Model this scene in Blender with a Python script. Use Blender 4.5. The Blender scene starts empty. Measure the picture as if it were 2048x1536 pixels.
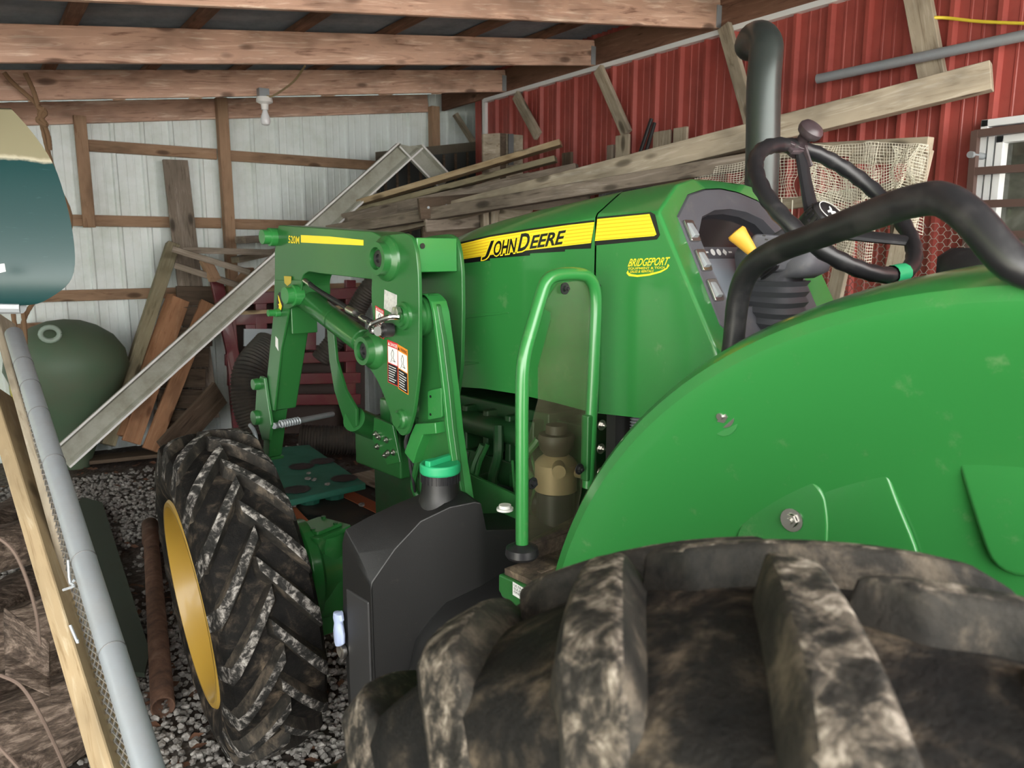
import bpy, math, random
from mathutils import Vector as V, Matrix, noise as mnoise
R=random.Random(7)
scn=bpy.context.scene; COL=scn.collection
PI=math.pi
# ---------- camera and the two ground frames (shed frame; tractor frame is turned 7 degrees) ----------
F=1540.; PIT=math.radians(9.8); H=1.69; YAW=math.radians(7)
def cam_axes(az):
    a=math.radians(az)
    f=V((math.sin(a)*math.cos(PIT),math.cos(a)*math.cos(PIT),-math.sin(PIT)))
    r=V((math.cos(a),-math.sin(a),0)); return f,r,r.cross(f)
AW=cam_axes(35); AT=cam_axes(42)
def at(A,px,py,x=None,y=None,z=None):
    d=A[0]*F+A[1]*(px-1024)+A[2]*(768-py)
    if x is not None: t=x/d.x
    elif y is not None: t=y/d.y
    else: t=(z-H)/d.z
    return V((0,0,H))+d*t
def W(px,py,**k): return at(AW,px,py,**k)
def T(px,py,**k): return at(AT,px,py,**k)
cd=bpy.data.cameras.new('camera'); cam=bpy.data.objects.new('camera',cd); COL.objects.link(cam)
cam.location=(0,0,H); cam.rotation_euler=(PI/2-PIT,0,-math.radians(35)); cd.lens=F/2048*36; cd.sensor_width=36; cd.clip_start=.02; cd.clip_end=200
cd.dof.use_dof=True; cd.dof.focus_distance=2.3; cd.dof.aperture_fstop=7
scn.camera=cam
# ---------- materials ----------
MATS={}
def node_mat(name):
    m=bpy.data.materials.new(name); m.use_nodes=True; nt=m.node_tree
    return m,nt,nt.nodes['Principled BSDF'],nt.nodes,nt.links
def ramp(nd,stops):
    r=nd.new('ShaderNodeValToRGB'); e=r.color_ramp.elements
    while len(e)<len(stops): e.new(.5)
    for i,(p,c) in enumerate(stops):
        e[i].position=p; e[i].color=(*c,1) if len(c)==3 else c
    return r
def coords(nd,lk,scale=(1,1,1),kind='Object',rand=False):
    tc=nd.new('ShaderNodeTexCoord'); mp=nd.new('ShaderNodeMapping'); mp.inputs['Scale'].default_value=scale
    lk.new(tc.outputs[kind],mp.inputs['Vector'])
    if rand:
        oi=nd.new('ShaderNodeObjectInfo'); mu=nd.new('ShaderNodeMath'); mu.operation='MULTIPLY'; mu.inputs[1].default_value=37
        lk.new(oi.outputs['Random'],mu.inputs[0]); cb=nd.new('ShaderNodeCombineXYZ')
        for i in range(3): lk.new(mu.outputs[0],cb.inputs[i])
        lk.new(cb.outputs[0],mp.inputs['Location'])
    return mp.outputs[0]
def noise(nd,lk,vec,scale,detail=4,rough=.6,dist=0):
    n=nd.new('ShaderNodeTexNoise'); n.inputs['Scale'].default_value=scale; n.inputs['Detail'].default_value=detail
    n.inputs['Roughness'].default_value=rough; n.inputs['Distortion'].default_value=dist; lk.new(vec,n.inputs['Vector']); return n.outputs['Fac']
def mixc(nd,lk,fac,a,b,mode='MIX'):
    m=nd.new('ShaderNodeMix'); m.data_type='RGBA'; m.blend_type=mode
    for s,v in ((m.inputs[0],fac),(m.inputs[6],a),(m.inputs[7],b)):
        if hasattr(v,'is_linked'): lk.new(v,s)
        elif isinstance(v,(int,float)): s.default_value=v
        else: s.default_value=(*v,1)
    return m.outputs[2]
def bump(nd,lk,h,bs,st=.3,d=.01):
    b=nd.new('ShaderNodeBump'); b.inputs['Strength'].default_value=st; b.inputs['Distance'].default_value=d
    lk.new(h,b.inputs['Height']); lk.new(b.outputs[0],bs.inputs['Normal'])
def plain(name,col,rough=.5,metal=0,coat=0,dirt=.0,dirtcol=(.3,.26,.2),dscale=9,lo=.55,hi=.75,bmp=0,bscale=60,spec=.5):
    m,nt,bs,nd,lk=node_mat(name)
    bs.inputs['Base Color'].default_value=(*col,1); bs.inputs['Roughness'].default_value=rough; bs.inputs['Metallic'].default_value=metal
    bs.inputs['Coat Weight'].default_value=coat; bs.inputs['Coat Roughness'].default_value=.08; bs.inputs['Specular IOR Level'].default_value=spec
    v=coords(nd,lk)
    if dirt>0:
        n=noise(nd,lk,v,dscale,8,.7); r=ramp(nd,[(lo,(0,0,0)),(hi,(dirt,)*3)]); lk.new(n,r.inputs[0])
        lk.new(mixc(nd,lk,r.outputs[0],col,dirtcol),bs.inputs['Base Color'])
        r2=ramp(nd,[(0,(rough,)*3),(1,(min(1,rough+.35),)*3)]); lk.new(r.outputs[0],r2.inputs[0]); lk.new(r2.outputs[0],bs.inputs['Roughness'])
    if bmp: bump(nd,lk,noise(nd,lk,v,bscale,5),bs,bmp,.004)
    MATS[name]=m; return m
def wood(name,c1,c2,c3,knots=True,rough=.75,grey=None):
    m,nt,bs,nd,lk=node_mat(name)
    v=coords(nd,lk,(1.2,14,14),rand=True)
    n=noise(nd,lk,v,2.2,6,.65,1.2); r=ramp(nd,[(.30,c2),(.44,c1),(.54,c1),(.68,c3)]); lk.new(n,r.inputs[0]); col=r.outputs[0]
    v2=coords(nd,lk,(.8,2,2),rand=True); n2=noise(nd,lk,v2,3,3); r2=ramp(nd,[(.32,(.50,)*3),(.5,(.95,)*3),(.7,(1.15,)*3)]); lk.new(n2,r2.inputs[0])
    col=mixc(nd,lk,.8,col,r2.outputs[0],'MULTIPLY')
    if knots:
        v3=coords(nd,lk,(2.6,7,7),rand=True); vo=nd.new('ShaderNodeTexVoronoi'); vo.inputs['Scale'].default_value=1.; lk.new(v3,vo.inputs['Vector'])
        r3=ramp(nd,[(.0,(.9,)*3),(.12,(.7,)*3),(.19,(0,)*3)]); lk.new(vo.outputs['Distance'],r3.inputs[0])
        col=mixc(nd,lk,r3.outputs[0],col,tuple(x*.3 for x in c2))
    lk.new(col,bs.inputs['Base Color']); bs.inputs['Roughness'].default_value=rough; bs.inputs['Specular IOR Level'].default_value=.25
    bump(nd,lk,n,bs,.35,.003); MATS[name]=m; return m
def weathered(name,base,pts,rough=.8,scale=6,bmp=.5,bscale=30,stretch=(1,1,1)):
    m,nt,bs,nd,lk=node_mat(name); bs.inputs['Specular IOR Level'].default_value=.22; v=coords(nd,lk,stretch)
    n=noise(nd,lk,v,scale,8,.68,.4); r=ramp(nd,pts); lk.new(n,r.inputs[0]); lk.new(r.outputs[0],bs.inputs['Base Color'])
    bs.inputs['Roughness'].default_value=rough; bump(nd,lk,noise(nd,lk,v,bscale,6,.7),bs,bmp,.006); MATS[name]=m; return m
JD=(.028,.195,.044)
green=plain('tractor green paint',JD,.28,0,.4,.35,(.30,.36,.22),14,.60,.8)
green_d=plain('dimmed loader green',(.020,.118,.028),.30,0,.3,.25,(.2,.25,.12),20,.62,.8)  # tractor green darkened; the dimmer shed interior is put into the colour
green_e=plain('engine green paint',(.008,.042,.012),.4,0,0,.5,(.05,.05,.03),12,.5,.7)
green_c=plain('cap green plastic',(.02,.36,.15),.45)
yellow=plain('yellow paint',(.40,.25,.04),.4,0,.2,.3,(.35,.22,.05),10,.6,.8)
yel_d=plain('decal yellow',(.92,.72,.03),.35)
yel_l=plain('decal yellow line',(.80,.50,.015),.35)
blk_d=plain('decal black',(.008,.008,.009),.3)
white_d=plain('decal white',(.75,.76,.75),.45)
red_d=plain('decal red',(.55,.02,.03),.45)
org_d=plain('decal orange',(.8,.25,.02),.45)
plastic=plain('black moulded plastic',(.009,.0092,.0095),.42,0,0,.25,(.12,.10,.08),18,.62,.78,.12,400)
panelp=plain('dash charcoal plastic',(.075,.076,.088),.55,0,0,.35,(.2,.19,.17),30,.55,.8,.15,500)
blackm=plain('black satin tube',(.013,.013,.015),.36,0,0,.35,(.10,.09,.09),10,.5,.75)
rubber=plain('grey rubber boot',(.045,.047,.055),.55)
darkp=plain('dark glossy screen',(.01,.011,.013),.12)
lcd=plain('grey display glass',(.20,.225,.26),.18)
silver=plain('zinc plated steel',(.62,.60,.57),.28,1)
chrome=plain('polished steel',(.75,.74,.72),.15,1)
brass=plain('tan cast metal',(.36,.26,.15),.45,.3)
hoseb=plain('black rubber hose',(.015,.015,.016),.5)
knobm=plain('worn brown knob',(.05,.035,.04),.35,0,0,.4,(.14,.12,.13),20,.5,.7)
blue_p=plain('pale blue plastic',(.42,.50,.72),.5)
whitep=plain('white plastic',(.85,.85,.83),.5)
mud_rub=weathered('muddy tyre rubber',None,[(.36,(.003,.003,.003)),(.50,(.009,.008,.007)),(.58,(.035,.028,.021)),(.70,(.13,.10,.07))],.75,13,.9,60)
lug_rub=weathered('scuffed lug rubber',None,[(.36,(.012,.012,.011)),(.49,(.03,.029,.027)),(.54,(.14,.13,.12)),(.64,(.42,.40,.37))],.8,34,.9,80)
lug_rear=weathered('dusty rear lug rubber',None,[(.36,(.010,.009,.008)),(.47,(.03,.027,.023)),(.56,(.12,.10,.08)),(.68,(.36,.32,.27))],.8,38,.9,60)
rub_side=weathered('dusty grey lug flank rubber',None,[(.35,(.010,.010,.009)),(.52,(.028,.025,.021)),(.66,(.11,.09,.068))],.75,12,.6,50)
raft=wood('warm fir rafter',(.62,.40,.30),(.26,.14,.10),(.86,.68,.55))
raftd=wood('dark stained rafter',(.20,.105,.07),(.09,.045,.03),(.28,.16,.11))
stud=wood('tan stud wood',(.38,.245,.155),(.22,.12,.07),(.45,.30,.2))
oldw=wood('weathered grey board',(.23,.19,.15),(.10,.08,.06),(.36,.31,.26))
oldl=wood('pale weathered board',(.42,.36,.27),(.24,.19,.13),(.55,.49,.40))
brnw=wood('dark brown board',(.10,.072,.05),(.045,.03,.02),(.16,.12,.085),False)
orgw=wood('orange cedar board',(.42,.22,.12),(.28,.12,.06),(.5,.30,.18))
newp=wood('fresh yellow pine',(.42,.32,.19),(.27,.19,.10),(.52,.43,.29))
cham=wood('greenish treated timber',(.27,.235,.15),(.14,.115,.065),(.36,.33,.23))
galv=plain('galvanised steel',(.30,.33,.355),.42,.25,0,.5,(.28,.28,.27),9,.4,.7)
galvd=plain('dusty galvanised trim',(.40,.41,.35),.5,.0,0,.6,(.2,.19,.13),6,.4,.65)
wire_m=plain('galvanised wire',(.5,.5,.5),.4,.8)
redwall_m=plain('red painted steel cladding',(.36,.072,.058),.42,0,0,.5,(.14,.02,.018),3,.45,.75)
whitewall_m=plain('white painted steel cladding',(.84,.92,.91),.35,0,0,.5,(.46,.55,.42),2.2,.45,.75)
roof_m=plain('dark grey steel roof sheet',(.26,.29,.33),.45,.3,0,.5,(.06,.065,.07),3,.4,.7)
grey_rf=plain('grey corrugated sheet',(.25,.26,.27),.5,.5)
rust=weathered('rusty pipe steel',None,[(.3,(.05,.03,.022)),(.55,(.11,.06,.04)),(.75,(.17,.11,.08))],.85,12)
maroon=plain('maroon painted steel',(.12,.012,.018),.35,0,.2,.4,(.16,.08,.04),9,.5,.7)
ropem=plain('brown sisal rope',(.26,.16,.09),.9)
meshm=plain('cream plastic netting',(.85,.81,.68),.7)
trimw=plain('white window trim',(.80,.82,.82),.4)
barb=plain('brown security bar',(.10,.06,.05),.5)
ycord=plain('yellow cord',(.75,.60,.05),.5)
olive=plain('olive green plastic',(.085,.14,.085),.55,0,0,.5,(.13,.13,.09),3,.4,.7)
palg=plain('green plastic pallet',(.02,.17,.115),.5,0,0,.4,(.06,.14,.1),6,.45,.7)
palb=plain('black plastic pallet',(.035,.033,.03),.6,0,0,.6,(.12,.095,.07),7,.4,.7)
strapo=plain('faded orange strap',(.42,.12,.05),.7)
barkm=weathered('split firewood bark',None,[(.3,(.022,.016,.013)),(.5,(.10,.075,.058)),(.7,(.30,.235,.19))],.9,14,1,40,(1,4,4))
leafm=plain('dry brown leaf',(.13,.062,.035),.8)
pipec=plain('black corrugated drain pipe',(.03,.028,.025),.5,0,0,.5,(.10,.08,.06),9,.4,.7)
# ---------- mesh builder ----------
def rot_to(d,up=V((0,0,1))):
    d=d.normalized()
    if abs(d.dot(up))>.999: up=V((0,1,0))
    y=up.cross(d).normalized(); z=d.cross(y); return Matrix((d,y,z)).transposed()   # columns: x along d, y side, z up
class G:
    def __init__(s): s.v=[]; s.f=[]; s.m=[]
    def add(s,vs,fs,mi=0):
        o=len(s.v); s.v+=[V(v) for v in vs]; s.f+=[tuple(i+o for i in f) for f in fs]; s.m+=[mi]*len(fs) if isinstance(mi,int) else mi; return s
    def box(s,a,b,mi=0):
        x0,y0,z0=a; x1,y1,z1=b
        return s.add([(x0,y0,z0),(x1,y0,z0),(x1,y1,z0),(x0,y1,z0),(x0,y0,z1),(x1,y0,z1),(x1,y1,z1),(x0,y1,z1)],[(0,3,2,1),(4,5,6,7),(0,1,5,4),(1,2,6,5),(2,3,7,6),(3,0,4,7)],mi)
    def beam(s,p,q,w,t,up=V((0,0,1)),mi=0):
        p=V(p);q=V(q); M=rot_to(q-p,V(up)); L=(q-p).length
        c=[(x,y*w/2,z*t/2) for x in (0,L) for y,z in ((-1,-1),(1,-1),(1,1),(-1,1))]
        return s.add([p+M@V(k) for k in c],[(0,3,2,1),(4,5,6,7),(0,1,5,4),(1,2,6,5),(2,3,7,6),(3,0,4,7)],mi)
    def loft(s,rings,caps=True,closed=True,mi=0):
        o=len(s.v); n=len(rings[0])
        for r in rings: s.v+=[V(v) for v in r]
        for i in range(len(rings)-1):
            for j in range(n if closed else n-1):
                k=(j+1)%n; s.f.append((o+i*n+j,o+i*n+k,o+(i+1)*n+k,o+(i+1)*n+j)); s.m.append(mi)
        if caps:
            s.f.append(tuple(o+j for j in reversed(range(n)))); s.f.append(tuple(o+(len(rings)-1)*n+j for j in range(n))); s.m+=[mi,mi]
        return s
    def tube(s,path,r,seg=10,caps=True,mi=0,smooth=0):
        P=[V(p) for p in path]
        if smooth: P=spline(P,smooth)
        rs=r if isinstance(r,(list,tuple)) else [r]*len(P)
        if len(rs)!=len(P): rs=[rs[min(len(rs)-1,int(i*(len(rs)-1)/(len(P)-1)+.5))] for i in range(len(P))]
        t0=(P[1]-P[0]).normalized(); a=t0.orthogonal().normalized(); rings=[]
        for i,p in enumerate(P):
            t=((P[i+1] if i<len(P)-1 else P[i])-(P[i-1] if i else P[i])).normalized()
            a=(a-t*a.dot(t)).normalized(); b=t.cross(a)
            rings.append([p+(a*math.cos(k*2*PI/seg)+b*math.sin(k*2*PI/seg))*rs[i] for k in range(seg)])
        return s.loft(rings,caps,mi=mi)
    def cyl(s,p,q,r,r2=None,seg=20,mi=0): return s.tube([p,q],[r,r if r2 is None else r2],seg,mi=mi)
    def lathe(s,c,axis,prof,seg=32,mi=0,caps=False):   # prof: (distance along axis, radius)
        c=V(c); M=rot_to(V(axis)); rings=[[c+M@V((a,r*math.cos(k*2*PI/seg),r*math.sin(k*2*PI/seg))) for k in range(seg)] for a,r in prof]
        return s.loft(rings,caps,mi=mi)
    def prism(s,pts,off,mi=0):    # planar polygon extruded by vector off
        n=len(pts); off=V(off); P=[V(p) for p in pts]
        s.add(P+[p+off for p in P],[tuple(reversed(range(n))),tuple(range(n,2*n))]+[(i,(i+1)%n,(i+1)%n+n,i+n) for i in range(n)],mi); return s
    def mir(s,xc):
        o=len(s.v); s.v+=[V((2*xc-v.x,v.y,v.z)) for v in s.v[:o]]; k=len(s.f)
        s.f+=[tuple(i+o for i in reversed(f)) for f in s.f[:k]]; s.m+=s.m[:k]; return s
def spline(P,n):
    out=[]; Q=[P[0]*2-P[1]]+P+[P[-1]*2-P[-2]]
    for i in range(1,len(Q)-2):
        a,b,c,d=Q[i-1:i+3]
        for k in range(n):
            t=k/n; out.append(.5*((2*b)+(c-a)*t+(2*a-5*b+4*c-d)*t*t+(3*b-a-3*c+d)*t**3))
    out.append(P[-1]); return out
def tagit(o,label=None,cat=None,group=None,kind=None):
    for k,v in (('label',label),('category',cat),('group',group),('kind',kind)):
        if v: o[k]=v
    return o
def thing(name,label,cat,loc,rz=0,group=None):
    o=bpy.data.objects.new(name,None); COL.objects.link(o); o.empty_display_size=.05; o.location=loc; o.rotation_euler=(0,0,rz)
    BASE[o.name]=V(loc) if not rz else Matrix.Rotation(-rz,3,'Z')@V(loc)
    return tagit(o,label,cat,group)
BASE={}
def obj(name,g,mats,parent=None,smooth=True,bev=0,sub=0,label=None,cat=None,group=None,kind=None,ang=35,bseg=2,solid=0,recalc=True):
    if not isinstance(mats,(list,tuple)): mats=[mats]
    vs=g.v
    if parent is not None: b=BASE[parent.name]
    else:
        lo=V((min(v.x for v in vs),min(v.y for v in vs),min(v.z for v in vs))); hi=V((max(v.x for v in vs),max(v.y for v in vs),max(v.z for v in vs)))
        b=V(((lo.x+hi.x)/2,(lo.y+hi.y)/2,lo.z))
    me=bpy.data.meshes.new(name); me.from_pydata([tuple(v-b) for v in vs],[],g.f); me.update()
    if recalc:
        import bmesh
        bm=bmesh.new(); bm.from_mesh(me); bmesh.ops.recalc_face_normals(bm,faces=bm.faces); bm.to_mesh(me); bm.free()
    for m in mats: me.materials.append(m)
    if len(mats)>1: me.polygons.foreach_set('material_index',g.m)
    o=bpy.data.objects.new(name,me); COL.objects.link(o)
    if parent is not None: o.parent=parent
    else: o.location=b
    BASE[o.name]=b
    if smooth:
        me.polygons.foreach_set('use_smooth',[True]*len(me.polygons)); me.set_sharp_from_angle(angle=math.radians(ang))
    if solid: s=o.modifiers.new('s','SOLIDIFY'); s.thickness=solid
    if bev:
        m=o.modifiers.new('b','BEVEL'); m.width=bev; m.segments=bseg; m.limit_method='ANGLE'; m.angle_limit=math.radians(30); m.harden_normals=False
        me.polygons.foreach_set('use_smooth',[True]*len(me.polygons)); me.set_sharp_from_angle(angle=math.radians(180)) 
        w=o.modifiers.new('w','WEIGHTED_NORMAL'); w.keep_sharp=True
    if sub: m=o.modifiers.new('u','SUBSURF'); m.levels=m.render_levels=sub
    return tagit(o,label,cat,group,kind)
def board(name,label,cat,p,q,w,t,mat,up=(0,0,1),parent=None,group=None,kind=None,bend=0,bev=.003,n=1):
    """a sawn board from p to q, w across, t along up; its own local X runs along the grain"""
    p=V(p);q=V(q); M=rot_to(q-p,V(up)); L=(q-p).length; g=G(); rings=[]
    n=max(n,8 if bend else 1)
    for i in range(n+1):
        x=L*i/n; zb=bend*4*(i/n)*(1-i/n)
        rings.append([(x,-w/2,-t/2+zb),(x,w/2,-t/2+zb),(x,w/2,t/2+zb),(x,-w/2,t/2+zb)])
    g.loft(rings)
    me=bpy.data.meshes.new(name); me.from_pydata([tuple(v) for v in g.v],[],g.f); me.materials.append(mat)
    o=bpy.data.objects.new(name,me); COL.objects.link(o)
    mw=Matrix.Translation(p)@M.to_4x4()
    if parent is not None: o.parent=parent; mw=Matrix.Translation(-BASE[parent.name])@mw
    o.matrix_local=mw; BASE[o.name]=p
    if bev: m=o.modifiers.new('b','BEVEL'); m.width=bev; m.segments=1
    return tagit(o,label,cat,group,kind)
def text_geo(txt,shear=0,off=0,space=1):
    c=bpy.data.curves.new('t','FONT'); c.body=txt; c.shear=shear; c.offset=off; c.space_character=space; c.resolution_u=3
    o=bpy.data.objects.new('t',c); COL.objects.link(o); bpy.context.view_layer.update()
    dg=bpy.context.evaluated_depsgraph_get(); me=bpy.data.meshes.new_from_object(o.evaluated_get(dg))
    vs=[v.co.copy() for v in me.vertices]; fs=[tuple(p.vertices) for p in me.polygons]
    bpy.data.objects.remove(o); bpy.data.curves.remove(c); bpy.data.meshes.remove(me); return vs,fs
def quadtext(g,txt,BL,BR,TL,nrm,shear=0,off=0,mi=0,space=1,ref=None,bow=0):
    """lettering fitted to the parallelogram BL-BR-TL, lifted by nrm"""
    vs,fs=text_geo(txt,shear,off,space)
    rv=ref or vs; x0=min(v.x for v in rv);x1=max(v.x for v in rv);y0=min(v.y for v in rv);y1=max(v.y for v in rv)
    BL,BR,TL,nrm=V(BL),V(BR),V(TL),V(nrm); a=BR-BL; b=TL-BL
    g.add([BL+a*((v.x-x0)/(x1-x0))+b*((v.y-y0)/(y1-y0)+bow*4*((v.x-x0)/(x1-x0))*(1-(v.x-x0)/(x1-x0)))+nrm for v in vs],fs,mi); return vs
# =================== TRACTOR (tractor frame, centre line x = XC, forward = +y) ===================
XC=1.72; BT=V((XC,1.35,0)); HS=1.41
TR=thing('tractor','green and yellow utility tractor with front loader parked under the lean-to','tractor',Matrix.Rotation(YAW,3,'Z')@BT,YAW)
def P(name,g,mats,parent=None,**k): return obj(name,g,mats,parent or TR,**k)
# ---- tyres ----
def tyre(ax,R0,Wd,rim_r,nl,lh,lw,phase,crown,sweep,dirv=1,over=.07,stag=None,isw=None):
    """returns geometry builders in wheel space: x lateral (negative = outer), y forward, z up, centre at origin"""
    g=G(); hw=Wd/2; Rb=R0-lh
    prof=[]
    for i in range(-8,9):
        q=i/8*.86; x=q*hw; prof.append((x,Rb-crown*q*q))
    sw=[(hw*.95,Rb-crown-.012),(hw*1.0,Rb-crown-.045),(hw*1.03,Rb-(Rb-rim_r)*.5),(hw*.98,rim_r+.05),(hw*.86,rim_r+.012),(hw*.80,rim_r-.004)]
    full=[(-x,r) for x,r in reversed(sw)]+prof+sw
    g.lathe((0,0,0),(1,0,0),full,96)
    lug=G()
    def surf(x,a,h,drop=0):
        if drop: r=Rb-crown*.74-.065-drop+h*.2; return V((math.copysign(hw*(1.0+.25*drop)+h*.62,x),r*math.sin(a),r*math.cos(a)))
        q=abs(x)/hw
        if q<=.86: r=Rb-crown*q*q+h; return V((x,r*math.sin(a),r*math.cos(a)))
        t=(q-.86)/.14   # roll over the shoulder
        r=Rb-crown*.74-.02*t-.09*max(0,t-.5)*1.2+h*(1-.65*t); return V((x+math.copysign(h*.25*t,x),r*math.sin(a),r*math.cos(a)))
    pit=2*PI/nl
    for side in (-1,1):
        if stag is not None and side>0: over=-.12; sweep=isw
        for k in range(nl):
            a0=phase+k*pit+((pit/2 if stag is None else stag) if side>0 else 0)
            top=[];n=9
            for i in range(n+1):
                s=i/n; x=side*hw*(-over+(1+over)*s); a=a0-sweep*(-over+(1+over)*s)*dirv
                w=lw/R0*(.85+.35*s); flare=(.55 if i not in(0,n) else .3)*lh/R0
                if i==0: xb=x-side*.012
                else: xb=x
                if i==n: xb=x
                hh=lh*(1 if s<.8 else 1-.25*(s-.8)/.2)
                top.append([surf(xb,a-w/2-flare,-.004),surf(x,a-w/2,hh),surf(x,a+w/2,hh),surf(xb,a+w/2+flare,-.004)])
            for dr,hf in (((.05,.8),(.11,.35)) if stag is not None else ()): top.append([surf(side*hw*.97,a-w/2-flare,-.012,dr),surf(side*hw,a-w/2,lh*hf,dr),surf(side*hw,a+w/2,lh*hf,dr),surf(side*hw*.97,a+w/2+flare,-.012,dr)])
            n=len(top)-1; o=len(lug.v)
            for r in top: lug.v+=r
            for i in range(n):
                for j in range(3):
                    lug.f.append((o+i*4+j,o+i*4+j+1,o+i*4+4+j+1,o+i*4+4+j)); lug.m.append(1 if j==1 else 0)
            lug.f+=[(o,o+1,o+2,o+3),(o+n*4+3,o+n*4+2,o+n*4+1,o+n*4)]; lug.m+=[0,0]
    return g,lug
def place(g,c,yaw,camber=0):
    M=Matrix.Rotation(-yaw,3,'Z')@Matrix.Rotation(-camber if c[0]<XC else camber,3,'Y'); g.v=[M@v+V(c) for v in g.v]; return g
FWC=V((.955,2.485,.545)); FYAW=math.radians(9); CB=math.radians(5)
g,l=tyre(None,.555,.305,.33,19,.036,.050,.08,.022,.40,1)
ft=P('front_tire',place(g,FWC,FYAW,CB),mud_rub)
P('tread_lug',place(l,FWC,FYAW,CB),[rub_side,lug_rub],ft,bev=.003)['kind']='stuff'
g=G(); g.lathe((0,0,0),(1,0,0),[(-.142,.352),(-.150,.345),(-.150,.33),(-.135,.322),(-.11,.312),(-.06,.300),(-.02,.292),(-.015,.20),(-.05,.18),(-.05,.06),(-.08,.055),(-.08,.0)],64)
g.lathe((0,0,0),(1,0,0),[(.142,.352),(.150,.345),(.150,.33),(.11,.312),(.02,.290),(.0,.20)],48)
fr=P('rim',place(g,FWC,FYAW,CB),yellow,ft,label='yellow steel rim')
for k in range(8):
    a=k*PI/4; g=G().cyl((-.05,.13*math.sin(a),.13*math.cos(a)),(-.075,.13*math.sin(a),.13*math.cos(a)),.013,seg=6)
    P('lug_nut',place(g,FWC,FYAW,CB),silver,ft)
RWC=V((.578,.205,.695))
g,l=tyre(None,.742,.41,.40,21,.040,.062,.111,.036,.22,1,.18,-.03,.42)
rtm=P('rear_tire',place(g,RWC,0),mud_rub)
P('tread_lug',place(l,RWC,0),[rub_side,lug_rear],rtm,bev=.009,bseg=3)['kind']='stuff'
g=G(); g.lathe((0,0,0),(1,0,0),[(-.19,.42),(-.20,.41),(-.19,.39),(-.1,.37),(0,.35),(.0,.1),(-.03,.09),(-.03,0)],48)
P('rim',place(g,RWC,0),yellow,rtm,label='yellow steel rim')
# far-side wheels, mostly hidden
for nm,c,R0,Wd,rr,nl,lh,lw,cr,sw in (('rear_tire',V((2*XC-.628,.22,.70)),.742,.43,.4,20,.046,.058,.035,.36),('front_tire',V((2*XC-1.02,2.47,.545)),.555,.31,.33,19,.034,.036,.022,.4)):
    g,l=tyre(None,R0,Wd,rr,nl,lh,lw,.1,cr,sw); y=FYAW if nm=='front_tire' else 0
    t=P(nm,place(g,c,y),mud_rub); P('tread_lug',place(l,c,y),[rub_side,lug_rub],t)['kind']='stuff'
    g=G(); g.lathe((0,0,0),(1,0,0),[(.19*Wd/.43,rr+.02),(.1,rr-.03),(0,rr-.05),(0,.1),(.03,.0)],32); P('rim',place(g,c,y),yellow,t)
# ---- fenders ----
def arc(prof,a0,a1,n,c):
    return [[V((x,c[0]+r*math.cos(a),c[1]+r*math.sin(a))) for x,r in prof] for a in [math.radians(a0+(a1-a0)*i/n) for i in range(n+1)]]
FC=(.235,.725)
def fender(mirror):
    g=G(); prof=[(1.50,.962),(1.34,.960),(1.24,.954),(1.18,.946),(1.15,.936),(1.134,.925),(1.1285,.905),(1.1315,.893),(1.145,.865),(1.170,.82),(1.200,.765),(1.232,.70),(1.252,.645),(1.259,.59),(1.260,.54),(1.260,.45),(1.260,.25)]
    g.loft(arc(prof,-4,176,80,FC),caps=False,closed=False)
    if mirror: g.v=[V((2*XC-v.x,v.y,v.z)) for v in g.v]
    return P('fender',g,green,ang=24,solid=0)
fen=fender(0); fenr=fender(1)
def onpan(px,py,x=1.259): return T(px,py,x=x)
g=G()
def rounded(pts,r=.02,n=5):
    out=[];N=len(pts)
    for i in range(N):
        p=pts[i];a=(pts[i-1]-p);b=(pts[(i+1)%N]-p); rr=min(r,a.length*.45,b.length*.45); A=p+a.normalized()*rr;B=p+b.normalized()*rr
        for k in range(n+1): t=k/n; out.append(A*(1-t)**2+p*2*t*(1-t)+B*t*t)
    return out
def emb(pix,h,r,x0=1.2595,name='embossed_panel',bev=.005,mat=green,parent=fen):
    pts=rounded([onpan(*q,x=x0) for q in pix],r); o=P(name,G().prism(pts,(-h,0,0)),mat,parent,bev=bev,bseg=3); return o
emb([(1440,1110),(1500,1030),(1590,948),(1722,885),(1775,930),(1800,1000),(1850,1120),(1850,1300),(1400,1300)],.012,.05,bev=.009)
emb([(1470,1110),(1480,1050),(1556,985),(1622,950),(1652,985),(1660,1040),(1650,1300),(1500,1300)],.009,.03,1.2485,'support_plate')
emb([(1995,1150),(1950,1020),(1908,880),(1918,828),(2000,808),(2300,800),(2300,1150)],.015,.06,bev=.011)
def bolt(p,ax,r,parent,mat=silver,name='bolt',wash=None):
    g=G(); p=V(p); ax=V(ax).normalized()
    g.lathe(p,ax,[(0,r*1.9),(.0025,r*1.9),(.0025,r*1.1)],20); g.lathe(p,ax,[(.0025,r*1.1),(.009,r*1.1),(.009,0)],6); g.lathe(p,ax,[(.009,r*.55),(.014,r*.5),(.014,0)],12)
    return P(name,g,mat,parent,ang=25)
bolt(T(1447,830,x=1.166),(-1,0,-.1),.012,fen); bolt(T(1584,1040,x=1.239),(-1,0,0),.011,fen)
g=G().lathe(T(1447,838,x=1.172),(-1,0,.1),[(0,.030),(.002,.030),(.002,0)],28); P('washer_plate',g,green,fen)
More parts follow.
